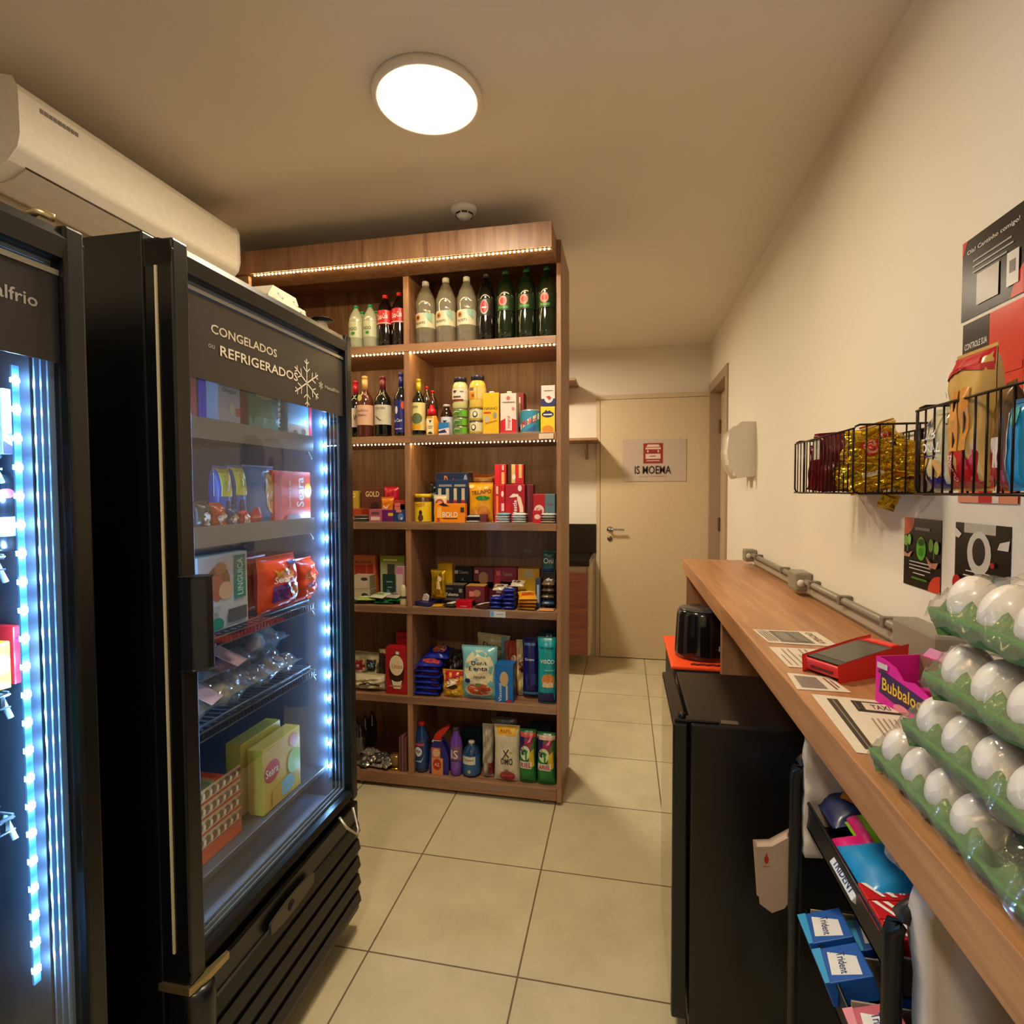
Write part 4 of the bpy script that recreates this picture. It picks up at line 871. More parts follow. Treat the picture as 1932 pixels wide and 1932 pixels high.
fbox('food_box', 'yellow box with red oval logo, front one of two on the fridge floor', 'food box', 495, 566, 1393, z, .045, '#c8b040', [('e', -.28, .6, .2, .17, '#b02030'), ('T', 'Seara', -.28, .6, .32, '#f0e8d8', .13), ('e', .3, .85, .12, .1, '#c87870'), ('e', .3, .5, .18, .2, '#90c050'), ('e', .1, .2, .2, .14, '#7ab8c8'), ('r', -.3, .03, -.05, .3, '#c8a038')], side='#a8843c', top='#b0a050')
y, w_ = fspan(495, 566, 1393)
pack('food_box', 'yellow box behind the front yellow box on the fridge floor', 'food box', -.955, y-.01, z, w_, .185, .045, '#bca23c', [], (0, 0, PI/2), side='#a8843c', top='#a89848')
for i in range(4):
    flatb = box_mesh(.19, .13, .034, '#d04a20', [('e', .0, .5, .35, .35, '#8a8a50'), ('e', .1, .45, .18, .2, '#5a6a40')] if i == 3 else [])
    # long edge with leaf pattern faces the room
    for q in range(9): flatb.add([(-.09+q*.02, -.0, .0)]*0, [], M('#d04a20', .4))
    o = flatb.build('pizza_box', loc=(-.915, 1.075, z+.034+i*.0345), rot=(-PI/2, 0, PI/2)); 
    tag(o, 'flat orange box with mottled tan edge, %s of the pile on the fridge floor' % ('lowest', 'second', 'third', 'topmost')[i], 'food box', None)
    e = MB()
    for q in range(11): e.decor([('e', 0, 0, .42, .4, '#b8a070'), ('e', 0, 0, .2, .2, '#6a4a30')], lambda a, zz, o_, q=q: (-.0965+.0355*0+(.0), 0, 0), 1, 1) if False else None
    S5 = lambda a, zz, o_: (a, zz, -.0)
    pm = MB(); pm.decor([('r', -.48, .08, .48, .92, '#c9a878')]+[('e', -.44+.11*q, .5, .045, .3, '#7a4a32') for q in range(9)]+[('e', -.385+.11*q, .5, .02, .2, '#e0c898') for q in range(8)], lambda a, zz, o_: (a, -.034+zz, -.0006-o_), .19, .034)
    # front edge: local z = 0 side of the box turned to the room
    pm.build('printed_edge', o)
# drinks fridge
z = 1.4185
fbox('food_box', 'white paper-wrapped pack at the top shelf of the drinks fridge', 'food pack', 2, 46, 735, z, .06, '#b8c8dc', [('r', -.3, .28, .5, .32, '#5a6478'), ('p', [(-.5, .0), (.5, .0), (.5, .2), (.0, .1), (-.5, .2)], '#3a3448'), ('T', '15', .15, .12, .25, '#d0d4dc', .09)], x=-.9)
z = 1.2735
for i, (u0, u1) in enumerate(((-60, -22), (-18, 22))):
    y, w_ = fspan(u0, u1, 1000); t = thing('drink_can', ('dark drink can at the left frame edge in the drinks fridge', 'dark drink can with grey print in the drinks fridge')[i], 'can', (-.92, y, z))
    m = MB(); m.lathe([(.028, 0), (.032, .006), (.032, .1), (.026, .112), (.024, .115), (.022, .112), (0, .112)], M('#15171c', .25, .3), seg=24); m.decor([('e', .0, .75, .25, .06, '#c02838'), ('r', -.35, .2, .35, .45, '#6a7078')], lambda a, zz, o: ((.0323+o)*math.cos(a/.032), (.0323+o)*math.sin(a/.032), zz), .05, .115); m.build('can_body', t)
z = 1.0715
fbox('juice_box', 'red chocolate-milk box with lightning bolt in the drinks fridge', 'drink box', 24, 79, 1176, z, .05, '#c0202c', [('p', [(.1, .95), (-.25, .55), (.0, .58), (-.15, .2), (.25, .66), (.02, .64)], '#e8a020'), ('T', 'NESCAU', -.02, .76, .8, '#2a2468', .12), ('e', -.1, .4, .2, .12, '#6a2418'), ('r', .05, .22, .45, .36, '#c8b8b8')], x=-.9)
fbox('juice_box', 'red drink box behind the lightning bolt box in the drinks fridge', 'drink box', 2, 24, 1178, z, .05, '#b81c28', [('r', -.3, .6, .3, .9, '#d8a0a0')], x=-.93)
fbox('juice_box', 'small yellow drink box in front at the left edge of the drinks fridge', 'drink box', -8, 19, 1212, z, .04, '#d8b820', [('e', .1, .55, .28, .18, '#e8f0f0'), ('e', .1, .55, .12, .08, '#2a8a98')], x=-.893)
def bottle(name, lab, x, y, z, r, h, body, cap, label=None, items=(), lz=(.35, .62), neck=.3, grp=None, rz=0, bm=None, capr=None, shape=None, coatm=None):
    t = thing(name, lab, 'bottle', (x, y, z), (0, 0, rz), grp)
    bmt = bm or M(body, .08, coat=.6)
    nr = r*neck
    pr = shape or [(0, .002), (r*.8, 0), (r*.97, .012), (r, .03), (r, h*.36), (r*.955, h*.40), (r*.955, h*.56), (r, h*.6), (r*.97, h*.68), (r*.78, h*.78), (r*.5, h*.87), (nr*1.05, h*.92), (nr, h*.94), (nr, h*.955)]
    m = MB(); m.lathe(pr, bmt, seg=24); m.build('bottle_body', t)
    m = MB(); cr = capr or nr*1.15; m.lathe([(cr, h*.945), (cr, h*.99), (cr*.9, h), (0, h)], M(cap, .4), seg=18)
    m.lathe([(cr*1.02, h*.935), (cr*1.02, h*.944)], M(cap, .4), seg=18); m.build('cap', t)
    if label:
        z0, z1 = lz[0]*h, lz[1]*h; R = r*1.004+.0003
        m = MB(); m.lathe([(R, z0), (R, z1)], M(label, .4), seg=28)
        m.f = m.f[:28]; m.m = m.m[:28]; m.sm = m.sm[:28]
        m.decor(items, lambda a, zz, o: ((R+o)*math.sin(a/R), -(R+o)*math.cos(a/R), z0+zz), 2.2*r, z1-z0, lift=.0006); m.build('label', t)
    return t
PET = lambda h, a=.3: film(h, a, .1, .04)
z = .8885
bottle('water_bottle', 'clear bottle with sky-blue and red label in the drinks fridge', -.93, .55, z-.42, .036, .22, '#5ab0c8', '#e0e8f0', '#7ac0dc', [('p', [(-.4, .5), (.4, .75), (.4, .9), (-.4, .65)], '#c83040'), ('T', 'MOISES', .0, .25, .7, '#e8f0f0', .14)], rz=PI/2, bm=PET('#9ad0e8', .4))
bottle('soda_bottle', 'green bottle with green cap standing at the left of the drinks fridge', -.93, .525, z, .034, .2, '#0c7a4c', '#0e9a5a', None, rz=PI/2, bm=PET('#16a070', .6))
bottle('soda_bottle', 'green bottle on the floor of the drinks fridge', -.93, .50, .463, .042, .28, '#0c7a5c', '#0e9a5a', None, rz=PI/2, bm=PET('#16a080', .6))
# things on top of the second fridge
t = thing('egg_carton', 'cream egg carton on top of the frozen-food fridge', 'carton', (-.93, 1.335, 1.838))
m = MB(); m.prism([(-.07, 0), (.07, 0), (.07, .022), (.05, .05), (-.05, .05), (-.07, .022)], -.05, .05, M('#d8cdb4', .6), 'x'); m.build('carton_body', t)
m = MB(); m.decor([('e', -.28, .5, .07, .18, '#3a342c'), ('e', -.28, .5, .04, .1, '#d8cdb4'), ('e', .2, .5, .07, .18, '#3a342c'), ('e', .2, .5, .04, .1, '#d8cdb4')], lambda a, zz, o: (.061-.02*(zz-.025)/.028+.002+o, a, zz), .14, .05); m.build('print', t)
bag('flour_bag', 'small off-white bag beside the egg carton on the fridge top', 'bag', -.92, 1.445, 1.844, .07, .04, .04, '#d8c8ac', (), (0, 0, PI/2), seed=2, wr=.15, n=10)
t = thing('kitchen_scale', 'small dark round plate on white stand at the far corner of the fridge top', 'scale', (-.87, 1.5, 1.838))
MB().lathe([(.018, 0), (.014, .02), (.0, .02)], M('#d8d0c0', .3), seg=16).build('stand', t)
MB().lathe([(0, .021), (.034, .023), (.036, .026), (0, .026)], M('#24201c', .3), seg=24).build('plate', t)
MB().lathe([(0, .026), (.006, .027), (.006, .036), (0, .038)], M('#e0d8c8', .3), (.0, .015, 0), seg=12).build('knob', t)
# ------------------------------------------------------------------ goods on the shelf unit
SA, SB, SCC, SD, SE, SF = SZ
YF = FY+.02
def sspan(u0, u1, v, y): a = at(u0, v, 1, y).x; c = at(u1, v, 1, y).x; return (a+c)/2, abs(c-a)
def sbox(name, lab, cat, u0, u1, vt, z, y, d, col, items=(), grp=None, rz=0, **k):
    x, w_ = sspan(u0, u1, vt, y); h = at((u0+u1)/2, vt, 1, y).z-z
    return pack(name, lab, cat, x, y, z, w_, h, d, col, items, (0, 0, rz), grp, **k)
def sbag(name, lab, cat, u0, u1, vt, z, y, d, col, items=(), grp=None, rot=(0, 0, 0), **k):
    x, w_ = sspan(u0, u1, vt, y); h = at((u0+u1)/2, vt, 1, y).z-z
    return bag(name, lab, cat, x, y+d/2, z+.006, w_, h-.006, d, col, items, rot, grp, **k)
def sbot(name, lab, u, wpx, vt, z, y, body, cap, label=None, items=(), **k):
    x, w_ = sspan(u-wpx/2, u+wpx/2, vt, y); h = at(u, vt, 1, y).z-z
    return bottle(name, lab, x, y+w_/2, z, w_/2, h, body, cap, label, items, **k)
# shelf one: soda
for i, (u, vt, y) in enumerate(((665, 573, YF), (692, 571, YF), (677, 584, YF+.075), (703, 583, YF+.075))):
    sbot('water_bottle', ('pale clear bottle with green cap, front row far left of the top shelf', 'pale clear bottle with green cap, front row beside the cola', 'pale bottle with green cap behind the front left one', 'pale bottle with green cap behind, nearest the cola')[i], u, 26, vt, SA, y, '#c8ccb0', '#128a4a', '#c2c6a4' if i < 2 else None, [('T', 'H2O', .0, .55, .5, '#1e4a2c', .2), ('e', .0, .25, .12, .1, '#3a8a3a')] if i < 2 else (), bm=PET('#d8dcc0', .5), lz=(.25, .6))
for i, (u, vt) in enumerate(((720, 552), (747, 547))):
    sbot('cola_bottle', ('cola bottle with red cap and red label, left of the pair', 'cola bottle with red cap and red label, right of the pair next to the divider')[i], u, 29, vt, SA, YF, '#120807', '#d01c20', '#c01420', [('T', 'Coca-Cola', .0, .55, .62, '#f0e0dc', .4, .15), ('r', -.5, .04, .5, .1, '#e0c8c0')], lz=(.42, .68))
for i, (u, vt) in enumerate(((796, 525), (835, 518), (875, 516))):
    sbot('soda_bottle', 'clear soda bottle with white cap and cream label, %s of three' % ('left', 'middle', 'right')[i], u, 37, vt, SA, YF, '#a8a290', '#d8dcd8', '#cfc6a8', [('e', -.22, .68, .13, .2, '#c87828'), ('e', -.22, .68, .07, .11, '#3a3020'), ('T', 'ROOTS', -.1, .3, .46, '#3a3430', .16), ('p', [(.05, 1), (.45, 1), (.45, .3), (.2, .6)], '#8ab0a0')], bm=PET('#b8b09a', .3), lz=(.26, .48))
sbot('cola_bottle', 'dark cola bottle with round red and white emblem', 913, 34, 510, SA, YF, '#0c0a0c', '#2a2624', '#0c0a0c', [('e', .0, .5, .2, .42, '#e0d8d4'), ('e', .0, .52, .18, .38, '#c01c30'), ('r', -.12, .44, .12, .52, '#e8e0e0')], lz=(.36, .60))
for i, (u, vt) in enumerate(((950, 502), (990, 498), (1029, 494))):
    sbot('soda_bottle', 'dark green soda bottle with red emblem, %s of three' % ('left', 'middle', 'right')[i], u, 37, vt, SA, YF, '#0f1c0a', '#1f5a2c', '#122a0e', [('e', -.05, .66, .2, .34, '#e08070'), ('e', -.05, .66, .13, .2, '#c82028'), ('r', -.25, .12, .2, .3, '#3a8a24')], lz=(.40, .60))
# shelf two: wine, sauces, cartons
WSH = lambda r, h: [(0, .002), (r*.85, 0), (r, .01), (r, h*.56), (r*.93, h*.64), (r*.6, h*.71), (r*.34, h*.77), (r*.31, h*.97)]
def wine(u, wpx, vt, lab, body, cap, label, items, y=YF, lz=(.2, .52)):
    x, w_ = sspan(u-wpx/2, u+wpx/2, vt, y); h = at(u, vt, 1, y).z-SB; r = w_/2
    t = bottle('wine_bottle', lab, x, y+r, SB, r, h, body, cap, label, items, lz=lz, shape=WSH(r, h), capr=r*.36)
    m = MB(); m.lathe([(r*.355, h*.78), (r*.36, h*.95)], M(cap, .35), seg=18); m.build('foil', t); return t
wine(664, 26, 716, 'dark wine bottle with bright red foil at the far left', '#0c1410', '#b8142c', '#d8d0c0', [('T', 'W', .2, .5, .3, '#2a2420', .3)], YF+.07)
wine(681, 30, 707, 'rose wine bottle with cream foil and pink label', '#5a2c20', '#d8a868', '#dcae90', [('T', 'Casillero', .0, .72, .7, '#6a4a3a', .12), ('T', 'Diablo', .0, .5, .5, '#6a4a3a', .12), ('e', -.1, 1.35, .14, .16, '#d8d070')])
wine(715, 30, 707, 'red wine bottle with dark red foil and bird label', '#0c1210', '#6e1c28', '#cfc6b0', [('T', 'TOLVEN', .0, .82, .6, '#6a5c4c', .12), ('p', [(-.35, .5), (-.1, .36), (.1, .15), (-.05, .25)], '#2a2420'), ('p', [(.0, .32), (.22, .12), (.05, .24)], '#c04030')])
wine(751, 25, 701, 'slim blue bottle with blue label next to the divider', '#10141c', '#1c1c6a', '#20206c', [('e', .3, .85, .14, .12, '#d85028'), ('e', -.15, .7, .1, .12, '#d8d0e0'), ('T', 'La Carr', -.05, .38, .6, '#e8e4e8', .1), ('r', -.25, .1, .2, .13, '#b8b4d8')], lz=(.06, .56))
wine(785, 24, 713, 'dark oil bottle with yellow cap and yellow label', '#0e1410', '#c8b020', '#d8cc8a', [('e', .0, .42, .4, .2, '#5a6a3c'), ('r', -.45, .03, .3, .22, '#d8a018'), ('T', 'extra', -.1, .85, .4, '#4a4428', .09)], lz=(.1, .58))
for i, (u, vt) in enumerate(((801, 727), (812, 735))):
    sbot('ketchup_bottle', ('brown sauce bottle with red cap behind the oil bottle', 'brown sauce bottle with red cap behind the honey bottle')[i], u, 22, vt, SB, YF+.08, '#3a2414', '#c02018')
x, _ = sspan(810, 812, 762, YF)
t = thing('honey_bottle', 'squeeze bottle of golden honey with red cap', 'bottle', (x, YF+.025, SB))
m = MB(); m.lathe([(0, 0), (.027, 0), (.029, .01), (.031, .06), (.024, .085), (.02, .093)], M('#d89014', .15, coat=.5), sy=.7, seg=22); m.build('bottle_body', t)
m = MB(); m.lathe([(.0215, .092), (.0195, .118), (.011, .123), (.008, .138), (0, .139)], M('#c8101c', .35), seg=20); m.build('cap', t)
m = MB(); m.decor([('r', -.32, .05, .32, .8, '#e8dcb0'), ('p', [(-.14, .72), (.14, .72), (.0, .58)], '#4a2c18'), ('r', -.24, .42, .24, .46, '#8a6a40'), ('r', -.2, .34, .2, .37, '#8a6a40'), ('p', [(-.25, .08), (-.12, .18), (.1, .18), (.25, .08)], '#3a2414')], lambda a, zz, o: (a, -.0225-o, zz), .05, .095); m.build('label', t)
sbot('sauce_bottle', 'small brown bottle with white cap and blue label', 839, 22, 762, SB, YF+.03, '#2c1410', '#d8d0c4', '#d0d4e0', [('r', -.4, .1, .35, .6, '#2878b8'), ('p', [(-.2, .8), (.2, .8), (0, .66)], '#2a2430')], lz=(.02, .6), capr=.016, neck=.5)
sbox('small_carton', 'tiny blue and white carton in front of the brown bottle', 'carton', 827, 847, 797, SB, YF-.005, .02, '#e0d0d4', [('p', [(-.5, .45), (-.5, 1), (.5, 1), (.5, .6)], '#2878b8'), ('p', [(-.5, .3), (.1, .45), (.3, .2), (-.5, .15)], '#2a2a60')])
def can(lab, u, wpx, vt, vb, z, y, col, items, lidc='#b8b0a0', name='food_can', h=None):
    x, w_ = sspan(u-wpx/2, u+wpx/2, vt, y); r = w_/2; h = h or (at(u, vt, 1, y).z-at(u, vb, 1, y).z)
    t = thing(name, lab, 'can', (x, y+r, z)); m = MB()
    m.lathe([(r*.94, 0), (r, .003), (r, h-.003), (r*.96, h), (r*.93, h-.002), (0, h-.002)], M(lidc, .25, .8), seg=26); m.build('tin', t)
    m = MB(); m.lathe([(r+.0004, .005), (r+.0004, h-.005)], M(col, .4), seg=26); m.f = m.f[:26]; m.m = m.m[:26]; m.sm = m.sm[:26]
    m.decor(items, lambda a, zz, o: ((r+.0006+o)*math.sin(a/r), -(r+.0006+o)*math.cos(a/r), .005+zz), 2.2*r, h-.01, lift=.0006); m.build('label', t); return t, h
zz = SB
for i in range(3):
    t, h = can('green food can, %s of the stack of three' % ('lowest', 'middle', 'topmost')[i], 865, 28, 768, 786, zz+.0005, YF, '#5a8a30', [('e', -.15, .6, .22, .25, '#d0dcc0'), ('e', -.12, .55, .2, .2, '#4a7a28'), ('r', .2, .0, .5, 1, '#6ab020')], h=.0375); zz += h+.0005
zg = zz; zz = SB
for i in range(2):
    t, h = can('cream food can with large black letter, %s of two' % ('lower', 'upper')[i], 896, 27, 762, 790, zz+.0005, YF, '#d8cfa0', [('e', -.1+.1*i, .55, .16, .3, '#241c10'), ('e', -.1+.1*i, .58, .1, .2, '#e8e0c8'), ('r', -.4, .05, .45, .2, '#b8a020')], h=.0565); zz += h+.0005
def jar(lab, u, wpx, z, y, h, col, lidc, lab2, items):
    x, w_ = sspan(u-wpx/2, u+wpx/2, 740, y); r = w_/2
    t = thing('food_jar', lab, 'jar', (x, y+r, z)); m = MB(); m.lathe([(r*.9, 0), (r, .008), (r*.97, h*.2), (r, h*.3), (r, h*.62), (r*.9, h*.76), (r*.7, h*.84), (r*.7, h*.86)], M(col, .15, coat=.4), seg=26); m.build('glass', t)
    m = MB(); m.lathe([(r*.76, h*.85), (r*.78, h*.98), (r*.72, h), (0, h)], M(lidc, .3, .5), seg=24); m.build('lid', t)
    m = MB(); R = r+.0006; m.lathe([(R, h*.28), (R, h*.62)], M(lab2, .4), seg=26); m.f = m.f[:26]; m.m = m.m[:26]; m.sm = m.sm[:26]
    m.decor(items, lambda a, q, o: ((R+o)*math.sin(a/R), -(R+o)*math.cos(a/R), h*.28+q), 2.2*r, h*.34, lift=.0006); m.build('label', t)
jar('jar with pale contents and white label on the green cans', 864, 30, zg, YF, .142, '#c8c48a', '#3a3848', '#ddd0c0', [('p', [(-.35, .85), (-.05, .85), (-.2, .6)], '#3a3020'), ('r', .1, .7, .3, .8, '#6a5a4c'), ('r', -.3, .2, .15, .35, '#5a4a3c'), ('r', -.45, -.1, .3, .05, '#7a1c20')])
jar('jar with yellow contents and orange label on the cream cans', 897, 32, zz, YF, .147, '#dcb84c', '#34344c', '#e0c074', [('r', -.45, .0, -.05, .6, '#d88a14'), ('e', -.15, .3, .08, .15, '#a04818'), ('r', -.4, .75, -.1, 1.0, '#7a5a4c'), ('r', .05, .0, .12, 1.1, '#d8a03c')])
sbox('milk_carton', 'bright yellow milk carton with black word', 'carton', 911, 941, 741, SB, YF, .055, '#e8b410', [('T', 'NINHO', .0, .62, .82, '#241c14', .07), ('r', -.45, .5, .0, .54, '#c03020'), ('e', -.25, .36, .16, .09, '#b8b0a0'), ('e', .25, .45, .12, .08, '#8a8c88'), ('p', [(-.4, .28), (.4, .34), (.4, .32), (-.3, .25)], '#c08a10')], top='#d8b020')
sbox('milk_carton', 'white and red milk carton with cap', 'carton', 944, 974, 742, SB, YF, .055, '#e4d0c4', [('p', [(-.5, .0), (.5, .0), (.5, .34), (.15, .38), (-.2, .38), (-.5, .32)], '#c81424'), ('r', -.18, .08, .22, .66, '#e8d4cc'), ('tv', 'integral', .03, .28, .3, '#a02028', .25), ('e', .0, .88, .12, .05, '#c86060'), ('r', -.38, .77, .4, .79, '#8a6a60'), ('e', .3, .62, .1, .04, '#d89090')], top='#e0ccc0')
for i, u in enumerate((926, 959)):
    x, _ = sspan(u-1, u+1, 738, YF); o = MB().lathe([(.011, 0), (.011, .008), (0, .009)], M('#e8dccc', .4), seg=16).build('carton_cap', loc=(x, YF+.02, at(u, 741, 1, YF).z)); 
    par = [c for c in COL.objects if c.name.startswith('milk_carton')][i]; mw = o.location.copy(); o.parent = par; o.location = mw-par.location
sbox('milk_carton', 'dark red carton behind the white and red one', 'carton', 973, 988, 741, SB, YF+.09, .07, '#8c1c20', [('r', -.1, .2, .1, .9, '#d8c8b8')], side='#7a1a1e')
x, w_ = sspan(979, 1017, 772, YF); 
can('wide blue tin with slanted red lettering', 998, 38, 771, 811, SB+.001, YF, '#3a90b0', [('p', [(-.5, .1), (-.5, .35), (.5, .9), (.5, .62)], '#ecd4c8'), ('T', 'Molico', .0, .5, .72, '#b82c28', .26, .32), ('p', [(-.2, .0), (.3, .35), (.3, .0)], '#2868a8')], '#d8e0e0', h=at(998, 772, 1, YF).z-SB-.001)
z1 = at(1034, 766, 1, YF).z
sbox('small_carton', 'yellow carton with mountain badge at the right end', 'carton', 1020, 1047, 767, SB, YF, .04, '#e8d020', [('e', .0, .7, .42, .12, '#1c1c50'), ('p', [(-.3, .76), (-.1, .88), (.0, .8), (.1, .86), (.32, .76)], '#20205c'), ('r', -.3, .67, .3, .72, '#e8e4f0'), ('e', .0, .12, .4, .16, '#e08a28')])
sbox('small_carton', 'white and violet carton standing on the yellow one', 'carton', 1021, 1047, 727, z1+.0005, YF, .04, '#e4d4cc', [('r', -.5, .0, .5, .35, '#241c6c'), ('e', .05, .38, .32, .24, '#e8dce0'), ('p', [(-.15, .45), (.1, .5), (.25, .38), (.1, .26)], '#c03c20'), ('r', -.3, .72, .35, .76, '#8a7a70')])
# shelf three: biscuits and chocolate
z = SCC
sbox('biscuit_box', 'brown box with cream capital letters at the back of the third shelf', 'box', 681, 724, 921, z, YF+.12, .05, '#5e3020', [('T', 'GOLD', .0, .82, .6, '#e8d0a0', .17), ('e', .1, .4, .2, .18, '#3a1c14')])
sbox('biscuit_box', 'yellow box peeping at the far left back of the third shelf', 'box', 655, 676, 926, z, YF+.12, .05, '#b89a30', [('T', 'O', .1, .85, .3, '#e8dcb0', .16)])
sbag('candy_bag', 'round glossy red pouch on the third shelf left bay', 'candy bag', 722, 750, 920, z+.03, YF+.07, .035, '#b8142c', [('e', .0, .5, .2, .08, '#d87078')], wr=.12)
sbag('candy_bag', 'orange and yellow pouch with white chevron', 'candy bag', 717, 741, 940, z+.02, YF+.035, .03, '#d87818', [('p', [(-.3, .6), (0, .35), (.3, .7), (0, .5)], '#f0e0c0'), ('e', 0, .15, .3, .12, '#e8c050')])
for i, (u0, u1, vt) in enumerate(((742, 764, 944), (742, 764, 951))):
    sbox('chocolate_bar', ('red bar, upper of the two by the divider', 'red bar, lower of the two by the divider')[i], 'chocolate', u0, u1, vt, z+.06-.018*i, YF+.03, .05, '#b03030', [('r', -.4, .3, .1, .7, '#d87060')])
sbox('chocolate_box', 'dark red box supporting the small red bars', 'box', 741, 765, 958, z, YF+.03, .08, '#7a1c28')
sbox('biscuit_box', 'rust coloured box with cream letters at the far left front', 'box', 656, 681, 960, z, YF+.03, .1, '#a8401c', [('T', 'BIS', .05, .25, .6, '#f0e4d0', .25)])
for i in range(3):
    flat('chocolate_bar', 'white-edged bar, %s of the small pile at the front left' % ('lowest', 'middle', 'topmost')[i], 'chocolate', at(678, 985, 1, YF).x, YF+.0+.05-.045, z+.001+i*.0095, .075, .045, .009, ('#3a5a3c', '#d8d0c0', '#4a4a44')[i], [('r', -.4, .3, .4, .7, '#c8c0b0')], yaw=.1*(i-1), seed=i, n=8)
sbox('chocolate_box', 'pink box with cream label in the left bay front', 'box', 696, 720, 961, z, YF, .06, '#b05878', [('r', -.35, .15, .35, .42, '#e0c8b8'), ('r', -.3, .6, .3, .8, '#6a4440')])
sbox('chocolate_box', 'purple box with yellow sticker in the left bay front', 'box', 720, 742, 962, z, YF+.004, .06, '#641c60', [('r', .05, .5, .48, .75, '#d8b83c')])
sbox('chocolate_box', 'dark blue floral pack beside the divider', 'box', 743, 764, 962, z, YF, .02, '#243a70', [('e', .1, .45, .25, .3, '#5a78b0'), ('r', -.3, .8, .2, 1, '#d88070'), ('e', .2, .3, .1, .1, '#c0cce0')])
for i, (u, c) in enumerate(((668, '#6a3a20'), (690, '#8a5030'))): pass
x, w_ = sspan(777, 808, 935, YF); r = w_/2; h = at(792, 932, 1, YF).z-z
t = thing('cocoa_jar', 'yellow jar of cocoa powder with yellow lid', 'jar', (x, YF+r, z))
m = MB(); m.lathe([(0, 0), (r*.96, 0), (r, .004), (r, h*.86), (r*.93, h*.88)], M('#3c1c10', .3), seg=28); m.build('jar_body', t)
m = MB(); m.lathe([(r*1.0, h*.87), (r*1.0, h*.985), (r*.96, h), (0, h)], M('#e8c010', .35), seg=28); m.build('lid', t)
m = MB(); R = r+.0005; m.lathe([(R, h*.02), (R, h*.72)], M('#e4c018', .4), seg=28); m.f = m.f[:28]; m.m = m.m[:28]; m.sm = m.sm[:28]
m.decor([('T', 'TODDY', -.03, .84, .6, '#b82020', .17, .1), ('e', .02, .45, .1, .14, '#3a2010'), ('e', .02, .2, .16, .18, '#5a3818')], lambda a, q, o: ((R+o)*math.sin(a/R), -(R+o)*math.cos(a/R), h*.02+q), 2*r, h*.7, lift=.0006); m.build('label', t)
sbag('chocolate_bag', 'black shiny bag tilted behind the yellow jar', 'bag', 800, 822, 913, z+.06, YF+.09, .03, '#14160e', [('r', -.3, .4, .3, .6, '#8a8c70')], rot=(0, .25, 0), wr=.2)
sbox('chocolate_box', 'black box standing behind the yellow jar', 'box', 803, 822, 940, z, YF+.07, .08, '#1c2024')
sbox('chocolate_box', 'dark blue box with orange letters topmost of the blue pile', 'box', 823, 883, 892, z+.138, YF+.06, .08, '#1a2a4c', [('T', 'Baton', .05, .5, .6, '#c86a38', .7), ('e', .42, .5, .06, .4, '#8a9aa8')])
sbox('chocolate_box', 'dark blue box with two grey panels, second in the blue pile', 'box', 822, 883, 905, z+.105, YF+.055, .08, '#20345c', [('r', -.4, .3, .0, .75, '#8a8494'), ('r', .08, .3, .42, .75, '#9a9488')])
sbox('chocolate_box', 'dark blue box with bottle pictures under the blue pile', 'box', 822, 881, 918, z, YF+.05, .09, '#16304c', [('r', -.42+i*.25, .6, -.32+i*.25, .95, '#c0b89a') for i in range(4)]+[('r', -.43+i*.25, .35, -.31+i*.25, .62, '#a02830') for i in range(4)])
sbag('biscuit_bag', 'white bag with round biscuit picture behind the orange box', 'bag', 817, 842, 936, z+.03, YF+.03, .02, '#cfc0a0', [('e', 0, .5, .38, .35, '#a04838'), ('e', 0, .5, .25, .24, '#c88a70')])
sbox('chocolate_box', 'orange display box with black and white pictures', 'box', 819, 877, 950, z, YF-.005, .035, '#f08a08', [('p', [(-.35, .95), (-.2, 1.05), (.0, .85), (-.2, .85)], '#3a2010'), ('T', 'BOLD', .02, .42, .5, '#f0e8d8', .3), ('r', -.22, .2, .26, .24, '#2a1a10'), ('r', -.4, .25, -.25, .8, '#f8b850'), ('T', 'a', -.36, .14, .1, '#c02010', .2), ('r', .36, .55, .48, .8, '#3a3020')])
sbag('biscuit_bag', 'orange bag of biscuits at the back behind the yellow one', 'bag', 888, 932, 897, z+.03, YF+.14, .04, '#b85418', [('r', -.4, .85, .4, .95, '#e0a860')])
sbag('biscuit_bag', 'yellow bag of biscuits with brown word', 'bag', 882, 928, 913, z, YF+.025, .05, '#e09a14', [('T', 'TRIUNFO', .05, .78, .82, '#5a1c10', .11, .1), ('e', .12, .62, .3, .06, '#2a7a28'), ('e', .15, .22, .28, .2, '#c87a28'), ('e', -.25, .2, .2, .16, '#d88a30'), ('e', -.35, .93, .12, .05, '#e8d080')], wr=.04)
for i, (u0, u1) in enumerate(((933, 955), (965, 988))):
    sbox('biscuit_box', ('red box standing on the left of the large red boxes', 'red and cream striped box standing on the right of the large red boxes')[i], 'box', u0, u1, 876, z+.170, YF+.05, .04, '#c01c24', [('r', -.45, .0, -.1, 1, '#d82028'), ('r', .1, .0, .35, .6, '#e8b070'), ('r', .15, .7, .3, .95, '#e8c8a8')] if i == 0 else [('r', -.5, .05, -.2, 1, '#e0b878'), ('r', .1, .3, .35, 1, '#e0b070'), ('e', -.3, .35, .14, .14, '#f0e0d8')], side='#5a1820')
sbox('biscuit_box', 'red box with slim cream stripe, left part of the large red group', 'box', 932, 952, 914, z, YF+.04, .06, '#c8141e', [('r', -.3, .1, -.1, .7, '#e8883c'), ('r', -.3, .75, -.1, .95, '#e8c0a0'), ('r', .2, .3, .45, .5, '#f0c8c0'), ('e', .3, .75, .12, .08, '#f0dcd8')])
